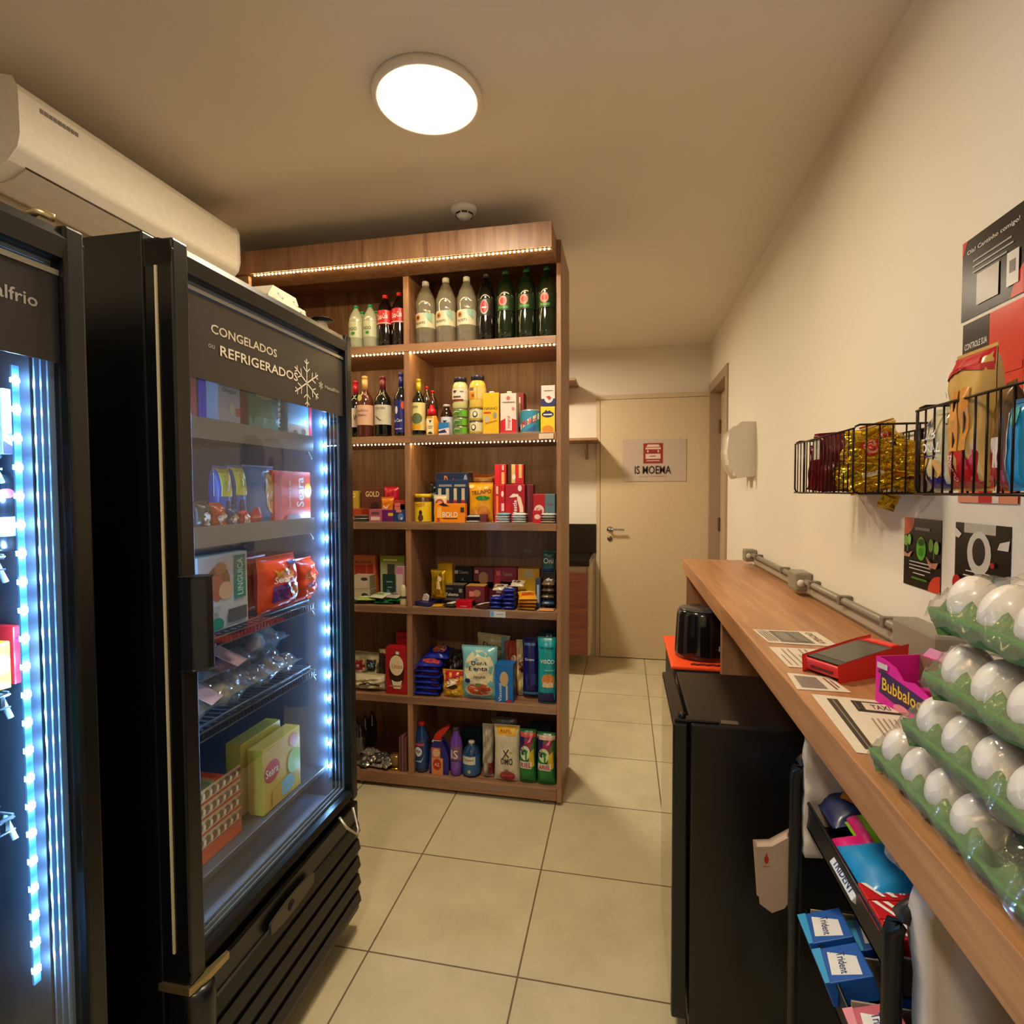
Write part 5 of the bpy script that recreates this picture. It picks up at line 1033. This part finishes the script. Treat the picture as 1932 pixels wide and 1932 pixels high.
sbox('biscuit_box', 'large red box with sweeping white arc', 'box', 953, 990, 914, z, YF+.04, .06, '#a81428', [('p', [(-.3, .66), (-.1, .76), (.2, .74), (.1, .68), (-.1, .66)], '#f0d8cc'), ('p', [(.1, .74), (.3, .66), (.42, .4), (.46, .0), (.24, .0), (.24, .36), (.12, .6)], '#f0d4bc'), ('tv', 'Nestle', .0, .38, .42, '#f4e8e4', .2), ('r', -.5, .1, -.2, .5, '#c8101c'), ('e', .25, .9, .1, .08, '#e8d8d8')], side='#5c1020')
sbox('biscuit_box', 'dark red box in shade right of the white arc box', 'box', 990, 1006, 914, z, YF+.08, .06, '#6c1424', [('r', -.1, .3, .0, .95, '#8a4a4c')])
sbox('chocolate_box', 'red wafer box with white oval at the right end', 'box', 1006, 1028, 932, z, YF+.06, .06, '#b01424', [('e', .0, .42, .42, .2, '#e8d0c8'), ('T', 'Kit', .0, .42, .5, '#b01424', .2)])
sbox('chocolate_box', 'grey-blue box at the right end of the third shelf', 'box', 1028, 1047, 932, z, YF+.06, .06, '#5a7684', [('r', -.3, .6, .3, .66, '#6a5a70')])
for gi, (u, n, cols, lb) in enumerate(((893, 3, ('#e8e0d8', '#2a1c20', '#b8b4b8'), 'by the yellow biscuit bag'), (948, 4, ('#e0e4e8', '#c8d4dc', '#e8ecec', '#7ab0c0'), 'in front of the red boxes'), (979, 4, ('#e8e4e0', '#b8ccd8', '#e0e8ec', '#e8ecf0'), 'under the white arc'), (1034, 4, ('#e8d8b8', '#8a8478', '#d8d0c8', '#c8d0d0'), 'at the third shelf right end'))):
    for i in range(n):
        flat('chocolate_bar', 'silvery bar, number %s from below in the pile %s' % (('one', 'two', 'three', 'four')[i], lb), 'chocolate', at(u, 985, 1, YF).x+.002*math.sin(i*3), YF-.002, z+.001+i*.0105, .062, .05, .0105, cols[i], [('r', -.3, .3, .3, .7, '#3a3a40')], seed=gi*9+i, n=8, wr=.15, rough=.2)
sbox('chocolate_box', 'small red wafer pack at the front right of the third shelf', 'box', 1005, 1021, 963, z, YF, .03, '#c01424', [('e', .05, .5, .35, .2, '#e8c8c0')])
sbox('chocolate_box', 'brown snack pack beside the yellow biscuit bag front', 'box', 905, 918, 970, z, YF, .03, '#6a2424')
# shelf four: cosmetics and chocolate
z = SD
zb1 = z+.092
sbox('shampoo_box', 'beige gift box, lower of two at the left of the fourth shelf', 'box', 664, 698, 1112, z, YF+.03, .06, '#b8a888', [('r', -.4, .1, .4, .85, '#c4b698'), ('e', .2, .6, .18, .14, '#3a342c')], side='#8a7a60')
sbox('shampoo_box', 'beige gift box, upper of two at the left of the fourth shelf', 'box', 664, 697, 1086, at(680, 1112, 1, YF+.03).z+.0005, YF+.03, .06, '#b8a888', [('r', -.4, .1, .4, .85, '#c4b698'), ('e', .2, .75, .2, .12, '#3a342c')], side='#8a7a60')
sbox('shampoo_box', 'tall orange cosmetics box with dark word behind the beige boxes', 'box', 664, 708, 1047, z, YF+.1, .05, '#c86a3c', [('T', 'ELSEVE', .0, .84, .7, '#4a1c10', .055), ('r', -.38, .5, .1, .78, '#a82c18'), ('r', .15, .5, .4, .78, '#a82c18'), ('e', -.2, .55, .1, .05, '#d86050')])
sbox('shampoo_box', 'green and cream cosmetics box with dark bottle picture', 'box', 717, 763, 1049, z, YF+.09, .05, '#a8a878', [('r', -.5, .86, .5, 1, '#8a9a1c'), ('r', -.38, .89, .2, .93, '#d8e0a0'), ('r', -.4, .02, .12, .6, '#1c3a34'), ('r', -.2, .6, .1, .82, '#4a4038'), ('r', -.25, .42, .0, .44, '#8aa8a0'), ('r', -.2, .3, .0, .32, '#8aa8a0'), ('p', [(-.2, .28), (.05, .12), (.0, .08), (-.22, .2)], '#6a8a80')])
sbox('lotion_box', 'white and pink slim box leaning by the divider', 'box', 747, 763, 1069, z, YF+.05, .02, '#c8b8ac', [('r', -.5, .8, .3, 1, '#b87090'), ('r', .3, .3, .5, 1, '#d08a90')])
x, _ = sspan(757, 759, 1115, YF)
t = thing('lotion_tube', 'cream tube with dark band at the divider', 'tube', (x, YF+.02, z)); m = MB(); m.lathe([(.0155, 0), (.0165, .004), (.0165, .06), (.014, .082), (.006, .092), (0, .093)], M('#cfc094', .35), seg=20, sy=.8); m.build('tube_body', t)
m = MB(); m.lathe([(.0168, .03), (.0168, .042)], M('#3a3428', .4), seg=20, sy=.8); m.f = m.f[:20]; m.m = m.m[:20]; m.sm = m.sm[:20]; m.build('band', t)
for i, (u, c, w_, c2) in enumerate(((672, '#2a3a34', .08, '#8aa8a0'), (690, '#9ab050', .09, '#e8e8d8'), (708, '#c8ccb0', .08, '#7a9a40'), (722, '#1a6a3a', .09, '#d8d8c8'), (742, '#1a7a3c', .06, '#c8e0d0'), (735, '#b0a898', .07, '#6a5a50'), (703, '#3a342c', .1, '#a0a8a0'))):
    flat('wet_wipes_pack', 'flat %s pack in the heap at the front left of the fourth shelf' % ('grey-green', 'lime-and-white', 'pale-green', 'deep-green', 'bright-green', 'greyish', 'dark-brown')[i], 'pack', at(u, 1150, 1, YF).x, YF-.0+.008*i*.5, z+.001+.012*(i % 3), w_, .07, .014, c, [('r', -.35, .3, .3, .6, c2)], yaw=.25*math.sin(i*2.2), tilt=.12, seed=i, n=8, wr=.15)
sbag('chocolate_bag', 'gold shiny pouch standing at the left of the right bay', 'bag', 812, 840, 1077, z+.035, YF+.02, .02, '#c8a020', [('e', .1, .7, .16, .1, '#e0c0a0'), ('p', [(-.1, .3), (.2, .3), (.1, .7), (.0, .7)], '#d8b878')], rough=.18, metal=.7, wr=.12)
sbox('chocolate_box', 'yellow box behind the gold pouch', 'box', 826, 853, 1063, z+.02, YF+.1, .05, '#c89a14', side='#a07a10')
sbox('chocolate_box', 'black box with silver word at the back of the fourth shelf', 'box', 855, 891, 1070, z+.065, YF+.14, .05, '#16181c', [('T', 'Talento', .05, .76, .5, '#a8a8a0', .16), ('r', -.42, .68, -.24, .84, '#c8c4bc'), ('p', [(-.1, .3), (.0, .5), (.1, .3), (.0, .4)], '#8a8478')])
sbox('chocolate_box', 'dark red box with gold star at the back of the fourth shelf', 'box', 893, 931, 1071, z+.065, YF+.14, .05, '#6c1820', [('e', .0, .5, .24, .3, '#a8784c'), ('r', -.42, .72, -.25, .88, '#d8a898')])
sbox('chocolate_box', 'crimson box with silver word at the back of the fourth shelf', 'box', 932, 975, 1071, z+.065, YF+.14, .05, '#8c1424', [('T', 'Talento', .1, .7, .42, '#b8988c', .16), ('r', -.4, .62, -.22, .84, '#e06050'), ('r', -.5, .0, -.22, .6, '#b8142c')])
sbox('chocolate_box', 'tall yellow box with round silver emblem on the fourth shelf', 'box', 977, 1018, 1073, z, YF+.13, .05, '#d8a414', [('e', .0, .85, .2, .12, '#c8b88c'), ('T', 'Talento', .0, .8, .5, '#a89a78', .06), ('p', [(-.15, .2), (.05, .42), (.25, .2), (.05, .28)], '#f0d880'), ('T', 'Talen', .05, .1, .5, '#e8d8b0', .08)])
for i, (u0, u1, c) in enumerate(((855, 891, '#121418'), (893, 931, '#5c141c'), (932, 975, '#7c1020'))):
    sbox('chocolate_box', ('black box hidden under the black back box', 'dark red box hidden under the gold star box', 'crimson box hidden under the crimson back box')[i], 'box', u0, u1, 1097, z, YF+.14, .05, c)
sbox('chocolate_box', 'black open display box with silver word, front row of the fourth shelf', 'box', 834, 875, 1104, z+.02, YF+.05, .07, '#1a1a1c', [('T', 'Talento', -.05, .42, .6, '#d8d0c0', .2), ('r', .28, .55, .42, .78, '#8a8c88'), ('r', -.4, .7, .0, .85, '#4a443c'), ('r', -.4, .05, .3, .2, '#5a5058')], top='#6a6048')
sbox('chocolate_box', 'brown-red open display box, front row of the fourth shelf', 'box', 878, 914, 1106, z+.012, YF+.05, .07, '#6a1c1c', [('e', .1, .6, .2, .2, '#a87048'), ('r', -.3, .4, -.05, .7, '#c87868'), ('r', -.5, .05, .5, .1, '#4a1014')], side='#b02830', top='#c89440')
sbox('chocolate_box', 'crimson display box with pale bars on it, front row of the fourth shelf', 'box', 930, 962, 1108, z, YF+.06, .06, '#8c1420', [('r', -.3, .7, .0, .85, '#e0c8b8')], top='#8a5a48')
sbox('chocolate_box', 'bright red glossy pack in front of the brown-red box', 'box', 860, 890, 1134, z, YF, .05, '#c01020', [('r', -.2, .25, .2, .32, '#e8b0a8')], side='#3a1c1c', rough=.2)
flat('chocolate_bar', 'black and white bar lying in front of the black display box', 'chocolate', at(846, 1150, 1, YF).x, YF-.004, z+.001, .065, .06, .012, '#1c1c1c', [('p', [(-.3, .2), (.1, .9), (.45, .9), (.2, .2)], '#d8d0c0')], yaw=-.3, tilt=.15, n=8)
flat('chocolate_bar', 'gold bar lying under the black and white bar', 'chocolate', at(828, 1152, 1, YF).x, YF-.004, z+.001, .06, .045, .008, '#c8960c', (), yaw=.2, n=8)
flat('chocolate_bar', 'brown and white bar in front between red pack and blue stacks', 'chocolate', at(907, 1150, 1, YF).x, YF-.004, z+.001, .075, .06, .012, '#3a2018', [('p', [(-.45, .1), (.1, .9), (.3, .9), (-.2, .1)], '#d8ccb8')], yaw=-.5, tilt=.2, n=8)
t = thing('chocolate_box', 'purple-blue open box with round white sign leaning at the divider', 'box', (at(795, 1150, 1, YF).x, YF+.0, z), (0, 0, -.35))
m = MB(); m.box(-.04, .04, 0, .10, 0, .02, M('#1c1c50', .3), .002); m.build('box_body', t)
m = MB(); m.prism([(-.02, .022), (.015, .022), (.02, .045), (.005, .055), (-.012, .05)], .03, .033, M('#e0d0d0', .4), 'y'); m.decor([('e', 0, 0, .6, .5, '#b05060'), ('e', 0, 0, .4, .34, '#e8dcd8')], lambda a, q, o: (a, .03-o, q+.038), .016, .016); m.build('sign_card', t)
zz = z
for si, (u, n) in enumerate(((934, 3), (959, 5))):
    for i in range(n):
        flat('biscuit_pack', 'dark blue pack number %s from below in the %s blue pile' % (('one', 'two', 'three', 'four', 'five')[i], ('left', 'right')[si]), 'biscuit pack', at(u, 1150, 1, YF).x, YF-.002, z+.001+i*.0185, .056, .06, .018, '#18288a', [('r', -.3, .2, .3, .6, '#a8acc0')], seed=si*5+i, n=10, wr=.12, yaw=.05*math.sin(i*2))
        # printed front end
for i in range(2): flat('biscuit_pack', ('pale patterned pack on top of the left blue pile', 'pale patterned pack on top of the right blue pile')[i], 'biscuit pack', at((942, 975)[i], 1125, 1, YF+.05).x, YF+.05, z+.07+.02*i, .06, .05, .015, '#c8b8a0', [('e', 0, .5, .3, .2, '#5a3c30')], seed=i+3, n=10, wr=.2, tilt=.3)
for i in range(4):
    flat('biscuit_pack', 'golden orange pack number %s from below in the fanned pile' % ('one', 'two', 'three', 'four')[i], 'biscuit pack', at(992+i*1.5, 1150, 1, YF).x, YF, z+.001+i*.0145, .08, .075, .014, ('#b07a20', '#a06018', '#c88a28', '#e09a20')[i], [('r', -.35, .3, .35, .6, '#c84818'), ('r', -.4, .75, .4, .9, '#f0d070')], seed=i, n=10, wr=.12, yaw=.12*i-.1, tilt=.08*i)
flat('biscuit_pack', 'thin orange pack at the right front corner of the fourth shelf', 'biscuit pack', at(1030, 1152, 1, YF).x, YF-.005, z+.001, .07, .04, .008, '#e0a068', (), n=8)
for i in range(4):
    flat('biscuit_pack', 'brown and silver pack number %s from below at the right end of the fourth shelf' % ('one', 'two', 'three', 'four')[i], 'biscuit pack', at(1035, 1130, 1, YF+.06).x, YF+.03, z+.015+i*.028, .055, .08, .027, ('#2a4a78', '#5a4a30', '#4a3a28', '#6a5a40')[i], [('e', 0, .5, .3, .25, '#c8ccc8')], seed=i+20, n=10, wr=.2)
sbox('chocolate_box', 'slim blue-grey pack standing left of the dark packs', 'box', 1010, 1020, 1092, z, YF+.05, .03, '#2a3c58', [('r', -.2, .2, .2, .8, '#a8b8c8')])
sbag('snack_bag', 'green and blue snack bag with big white letters propped high at the right', 'snack bag', 1022, 1047, 1043, z+.15, YF+.08, .03, '#2c5a5c', [('T', 'Oni', .0, .6, .8, '#e0e0d8', .28), ('r', -.5, .0, .4, .2, '#1c2c70'), ('e', -.2, .9, .15, .07, '#6a9a70')])
pack('chocolate_box', 'dark box holding up the snack bag at the right end', 'box', at(1035, 1100, 1, YF+.08).x, YF+.1, z, .055, .148, .05, '#2a1c18')
o = MB().box(-.021, .021, 0, .0012, 0, .017, M('#b8a898', .5)).build('price_label', loc=(at(995, 1043, 1, 2.668).x, 2.6705-.0, at(995, 1043, 1, 2.668).z)); tag(o, 'small grey label stuck on the back panel of the fourth shelf', 'label'); o.location.y = 2.670
b = MB(); b.box(-.034, .034, 0, .001, 0, .026, M('#c8ccd0', .4)); b.decor([('r', -.48, .1, -.25, .95, '#5aa0d8'), ('r', -.1, .5, .4, .6, '#8a8c90')], lambda a, q, oo: (a, -oo, q), .068, .026)
tag(b.build('price_label', loc=(at(940, 1170, 1, FY).x, FY-.0085, z-.028)), 'blue and white price label on the edge of the fourth shelf', 'label')
b = MB(); b.box(-.031, .031, 0, .001, 0, .022, M('#dcc8b0', .4)); tag(b.build('price_label', loc=(at(1031, 818, 1, FY).x, FY-.0085, SB-.028)), 'pale price label at the right end of the second shelf edge', 'label')
# shelf five
z = SE
sbag('coffee_bag', 'cream coffee bag lying lowest at the front left of the fifth shelf', 'bag', 662, 724, 1277, z, YF, .07, '#d0c29c', [('p', [(-.25, .45), (.0, .62), (.4, .4), (.38, .32), (.0, .48), (-.25, .35)], '#2a2420'), ('r', -.1, .78, .3, .82, '#6a5c4c')], wr=.1)
sbag('coffee_bag', 'cream bag with dark teal label behind the lowest coffee bag', 'bag', 684, 722, 1236, z+.03, YF+.08, .05, '#cabb94', [('r', -.35, .3, .15, .8, '#1c2c34'), ('r', -.25, .5, .05, .68, '#8a9aa0'), ('r', .2, .2, .48, .7, '#7a6648')], wr=.1)
sbag('coffee_bag', 'cream and red bag at the far left of the fifth shelf', 'bag', 657, 692, 1233, z+.03, YF+.09, .05, '#c8b894', [('r', -.5, .3, .4, .72, '#9c1c24'), ('r', -.4, .1, .4, .2, '#c05840')], wr=.12)
sbag('coffee_bag', 'dark brown bag between the cream bags and the red coffee pack', 'bag', 712, 732, 1226, z, YF+.06, .04, '#2c2018', [('r', -.5, .9, .5, 1, '#b8a070')], wr=.1)
sbox('coffee_pack', 'red vacuum coffee pack with cream oval and cup', 'coffee pack', 727, 767, 1222, z, YF, .055, '#ac1822', [('e', .02, .5, .37, .37, '#3a1410'), ('e', .02, .62, .33, .22, '#e8d4ac'), ('T', 'Uniao', .05, .6, .5, '#c06a30', .1), ('p', [(-.22, .3), (.28, .3), (.2, .12), (-.12, .12)], '#e8dcc0'), ('e', .03, .32, .22, .05, '#3a2014'), ('r', -.3, .16, .3, .19, '#c87868'), ('r', .0, .86, .15, .92, '#e8e0d8')])
x, w_ = sspan(727, 767, 1222, YF)
pack('coffee_pack', 'folded top of a red coffee pack behind the oval one', 'coffee pack', x+.015, YF+.06, z, w_*.75, .27, .05, '#b81c20', [('r', -.4, .9, .4, .94, '#8c1018')])
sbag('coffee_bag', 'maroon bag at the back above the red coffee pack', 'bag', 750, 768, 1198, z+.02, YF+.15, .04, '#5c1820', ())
for i in range(6):
    flat('pasta_pack', 'blue pack with red print, number %s from below in the blue pile' % ('one', 'two', 'three', 'four', 'five', 'six')[i], 'pasta pack', at(805+(2 if i % 2 else -2), 1310, 1, YF).x, YF-.003, z+.001+i*.0255, .12, .12, .025, '#1a2a98', [('r', -.3, .1, .4, .5, '#b84438'), ('r', -.1, .6, .3, .8, '#d8d4d8')], seed=i, n=12, wr=.22, yaw=.06*math.sin(i*3))
flat('pasta_pack', 'blue pack with orange corner topmost behind the blue pile', 'pasta pack', at(822, 1240, 1, YF+.06).x, YF+.06, z+.145, .12, .1, .03, '#1828a0', [('e', .0, .6, .3, .3, '#d06838'), ('r', .0, .5, .2, .6, '#e8e0e0')], n=12, wr=.25, tilt=.2)
sbag('snack_bag', 'dark charcoal crumpled bag behind the red and yellow bag', 'snack bag', 842, 876, 1230, z+.03, YF+.09, .05, '#2c2626', [('r', -.2, .55, .0, .75, '#8a8484'), ('r', .1, .1, .4, .15, '#9a9c98')], wr=.3, rough=.2)
sbag('pasta_pack', 'red and yellow pasta bag at the front of the fifth shelf', 'pasta pack', 833, 872, 1268, z, YF, .04, '#d8a428', [('r', -.5, .6, .5, 1, '#b81828'), ('p', [(-.3, .8), (.3, .7), (.1, .5), (-.25, .5)], '#e8d0a8'), ('e', .0, .4, .3, .1, '#4a2418'), ('p', [(-.5, .35), (.5, .7), (.5, .65), (-.5, .3)], '#e8dcc8'), ('e', .2, .15, .25, .1, '#e8c850')], wr=.15)
sbag('pasta_bag', 'pasta bag with black word at the back above the front pasta bag', 'pasta pack', 893, 955, 1200, z+.04, YF+.13, .04, '#b8a878', [('T', 'Danta', .0, .78, .6, '#241c18', .11, -.08), ('T', 'PENNE', -.02, .6, .34, '#6a3a20', .05), ('r', .25, .5, .5, 1, '#6a9890'), ('r', -.5, .3, .5, .52, '#a84c28')], rot=(0, .08, 0), wr=.08)
sbag('pasta_bag', 'large pasta bag with blue sky corners and bowl of sauce picture', 'pasta pack', 868, 936, 1224, z, YF-.006, .06, '#7ab8c0', [('e', .02, .6, .42, .36, '#e0d8b0'), ('r', -.42, .35, .42, .6, '#ddd0a4'), ('T', 'Dona', .02, .72, .44, '#1c1430', .085, .04), ('T', 'Benta', .0, .61, .54, '#1c1430', .085, .04), ('T', 'PENNE', .05, .44, .34, '#4a3428', .05), ('e', -.3, .36, .09, .045, '#201c58'), ('e', .02, .18, .4, .14, '#c8b898'), ('e', .02, .2, .33, .12, '#b84020'), ('e', -.1, .23, .09, .04, '#d86a38'), ('e', .15, .2, .08, .04, '#8c2c18'), ('e', .02, .29, .1, .03, '#4a7a2a')], wr=.06, n=22)
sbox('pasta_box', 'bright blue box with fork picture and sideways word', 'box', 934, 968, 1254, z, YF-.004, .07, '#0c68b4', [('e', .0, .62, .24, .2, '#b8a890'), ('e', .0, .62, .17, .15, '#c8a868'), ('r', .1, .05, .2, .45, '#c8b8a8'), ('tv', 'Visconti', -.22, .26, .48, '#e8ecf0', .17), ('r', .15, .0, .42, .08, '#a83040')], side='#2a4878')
for i, (u0, u1, vt, c) in enumerate(((951, 976, 1214, '#a03a28'), (972, 996, 1212, '#d8c088'))):
    sbag('snack_bag', ('shiny red-brown snack bag behind the blue box', 'cream and brown snack bag behind the blue box')[i], 'snack bag', u0, u1, vt, z, YF+.07, .05, c, [('e', .2*(1-2*i), .7, .2, .08, '#e8d0b0'), ('e', 0, .55, .3, .1, '#5a2418')], wr=.25, rough=.18)
sbag('flour_pack', 'dark blue flour pack standing left of the teal one', 'pack', 984, 1014, 1208, z+.012, YF+.04, .05, '#1a1c6c', [('r', -.5, .9, .5, .94, '#4a8ac8'), ('T', 'Granu', .0, .66, .6, '#d8dcf0', .045), ('r', -.5, .02, .5, .07, '#4ab0d0'), ('r', .1, .2, .45, .4, '#2a3c7c')], wr=.04)
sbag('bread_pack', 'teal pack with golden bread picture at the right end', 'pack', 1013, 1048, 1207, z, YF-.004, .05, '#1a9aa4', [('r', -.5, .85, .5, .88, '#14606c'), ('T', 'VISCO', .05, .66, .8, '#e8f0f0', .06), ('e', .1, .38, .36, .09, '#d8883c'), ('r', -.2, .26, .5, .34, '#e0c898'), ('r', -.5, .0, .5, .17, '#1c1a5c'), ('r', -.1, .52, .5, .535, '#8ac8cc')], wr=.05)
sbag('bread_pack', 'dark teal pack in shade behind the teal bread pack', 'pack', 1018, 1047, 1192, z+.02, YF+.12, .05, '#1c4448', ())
# shelf six
z = SF
for i, (u, vt, y) in enumerate(((668, 1362, YF+.12), (684, 1354, YF+.16), (697, 1346, YF+.2), (675, 1370, YF+.05))):
    sbot('dark_bottle', ('dark clear bottle in the shaded far left corner of the bottom shelf', 'dark glinting bottle beside the corner bottle on the bottom shelf', 'dark glinting bottle at the back of the bottom shelf left bay', 'dark bottle nearest the front in the left bottom bay')[i], u, 18, vt, z, y, '#14161a', '#3a3a40', None, bm=PET('#2c3038', .75))
random.seed(8)
for i in range(9):
    flat('foil_pack', 'grey crumpled foil pack in the heap at the bottom left', 'pack', at(682+(i % 4)*13, 1450, 1, YF).x, YF+.02*(i//4), z+.002+.018*(i//4)+.004*(i % 2), .07, .06, .02, ('#8a8478', '#5a554c', '#a49a88')[i % 3], (), 'x' and random.uniform(-.8, .8), random.uniform(-.1, .3), 'foil packs in the bottom left bay', seed=i+60, n=12, wr=.4, rough=.25, metal=.5)
x, _ = sspan(742, 743, 1430, YF)
t = thing('spread_jar', 'small jar with gold lid upside down in the bottom left bay', 'jar', (x, YF+.03, z)); m = MB(); m.lathe([(.026, .008), (.024, .03), (.027, .05), (.026, .062), (0, .065)], M('#8a7034', .2, .3, coat=.4), seg=22); m.build('glass', t); m = MB(); m.lathe([(.028, 0), (.029, .004), (.028, .009), (0, .009)], M('#c8a024', .25, .9), seg=22); m.build('lid', t)
for i, (u0, u1, vt, c) in enumerate(((752, 756, 1392, '#6a3a3c'), (757, 761, 1390, '#7a4c60'), (762, 767, 1393, '#6c3c34'))):
    sbox('notebook', 'thin %s folder standing by the bottom divider' % ('dull red', 'mauve', 'brown')[i], 'folder', u0, u1, vt, z, YF, .12, c)
sbot('cleaner_bottle', 'blue floor cleaner bottle with red cap and oval white logo', 791, 25, 1366, z, YF, '#14386c', '#c02028', '#143a70', [('e', -.1, .7, .26, .2, '#dcdce0'), ('T', 'VEJA', -.1, .7, .36, '#141c40', .15), ('r', -.4, .95, .3, 1.05, '#b84050'), ('p', [(-.4, .3), (.1, .35), (.35, .6), (.1, .25)], '#8ab0d0')], lz=(.1, .58), neck=.42)
x, w_ = sspan(809, 844, 1400, YF)
t = thing('spray_bottle', 'dark blue spray cleaner with red and white trigger head and orange label', 'bottle', (x, YF+.03, z)); h = at(826, 1400, 1, YF).z-z
m = MB(); m.prism([(-.038, 0), (.038, 0), (.04, h*.5), (.03, h*.72), (.012, h*.95), (-.018, h*.95), (-.034, h*.7), (-.036, h*.4)], -.022, .022, M('#1c1c78', .3), 'y'); o = m.build('bottle_body', t); bv = o.modifiers.new('bevel', 'BEVEL'); bv.width = .008; bv.segments = 3
m = MB(); m.prism([(-.034, h*.93), (.006, h*.95), (.012, h*1.12), (.05, h*1.42), (.04, h*1.45), (-.004, h*1.28), (-.022, h*1.15)], -.013, .013, M('#b82418', .35), 'y'); m.prism([(-.036, h*.93), (.008, h*.95), (.006, h*1.0), (-.033, h*.99)], -.0135, .0135, M('#e0d8cc', .4), 'y'); m.build('trigger_head', t)
m = MB(); m.decor([('r', -.42, .45, .1, .8, '#c86a40'), ('e', -.14, .65, .22, .12, '#d8b090'), ('r', -.42, .0, .25, .5, '#d88a48'), ('e', -.1, .3, .25, .17, '#b02818'), ('T', 'AZ', -.1, .3, .3, '#e8c8a8', .1)], lambda a, q, oo: (a, -.0225-oo, q), .08, h); m.build('label', t)
sbot('soap_bottle', 'small violet bottle with white letters', 857, 23, 1376, z, YF, '#6a3ca8', '#3c3440', '#7a5a78', [('T', 'IS', .0, .5, .5, '#e0d0c8', .6), ('r', -.4, .0, .4, .1, '#4a2c6a')], lz=(.32, .62), neck=.5)
sbot('soap_bottle', 'blue transparent jug with white label and small cap', 885, 34, 1405, z, YF, '#1c3c64', '#c8bc98', '#2a5a88', [('r', -.4, .55, .3, .95, '#d0ccb4'), ('T', 'Coqueirs', -.05, .78, .55, '#2a3428', .13), ('e', .0, .2, .08, .1, '#a8a488')], lz=(.08, .66), neck=.3)
sbag('refill_pouch', 'white crumpled pouch seen from its side', 'pouch', 908, 929, 1372, z, YF+.01, .05, '#b0a48e', [('r', .1, .05, .5, .3, '#8a3038')], wr=.25)
sbag('refill_pouch', 'white detergent refill pouch with yellow top band', 'pouch', 930, 979, 1374, z, YF-.006, .05, '#cfc4aa', [('r', -.5, .86, .5, 1, '#e0b020'), ('T', 'REFIL', .0, .93, .45, '#a83820', .06), ('e', .03, .52, .26, .12, '#d8ccac'), ('p', [(-.12, .58), (.1, .45), (.13, .47), (-.1, .6)], '#2a2420'), ('p', [(.12, .6), (-.12, .42), (-.14, .44), (.09, .62)], '#3a342c'), ('e', .2, .55, .05, .02, '#b8a040'), ('T', 'OMO', .03, .38, .48, '#14182c', .12), ('T', 'GEL', .03, .22, .2, '#6a3430', .04), ('e', .04, .1, .3, .1, '#a82434'), ('r', -.2, .1, .28, .12, '#d06070')], wr=.04, n=20)
sbag('refill_pouch', 'clear yellowish pouch top behind the white detergent pouch', 'pouch', 926, 975, 1358, z+.05, YF+.08, .03, '#5c5434', ())
for i, (u0, u1, vt) in enumerate(((978, 1010, 1382), (1012, 1047, 1388))):
    sbag('refill_pouch', ('green and pink detergent pouch, left of the two', 'green and pink detergent pouch at the right end of the bottom shelf')[i], 'pouch', u0, u1, vt, z, YF-.006, .05, '#147a34', [('r', -.5, .55, .5, .97, '#a02458'), ('p', [(-.5, .55), (-.5, .97), (-.15, .97), (-.2, .55)], '#1c1c58'), ('p', [(.1, .3), (.45, .35), (.4, .7), (.15, .6)], '#d8b820'), ('e', -.12, .6, .3, .14, '#cfe0b8'), ('e', -.15, .62, .2, .05, '#2a6a2c'), ('e', -.05, .55, .06, .1, '#3a8a30'), ('p', [(.0, .8), (.3, .95), (.2, .82)], '#e890b8'), ('r', -.45, .3, .3, .44, '#d8d0c8'), ('T', ('RIEL', 'ARIEL')[i], -.05, .37, .68, '#b8202c', .09), ('r', -.5, .9, .5, .98, '#c8a888' if i else '#b84a40')], wr=.05, n=20)
for i in range(3):
    pack('cleaner_pack', 'dark pack at the back of the bottom shelf, %s' % ('behind the violet bottle', 'behind the white pouch', 'behind the right green pouch')[i], 'pack', (-.72, -.55, -.38)[i], 2.52, z, .1, (.15, .2, .2)[i], .05, ('#1c2c38', '#262a50', '#20303c')[i])
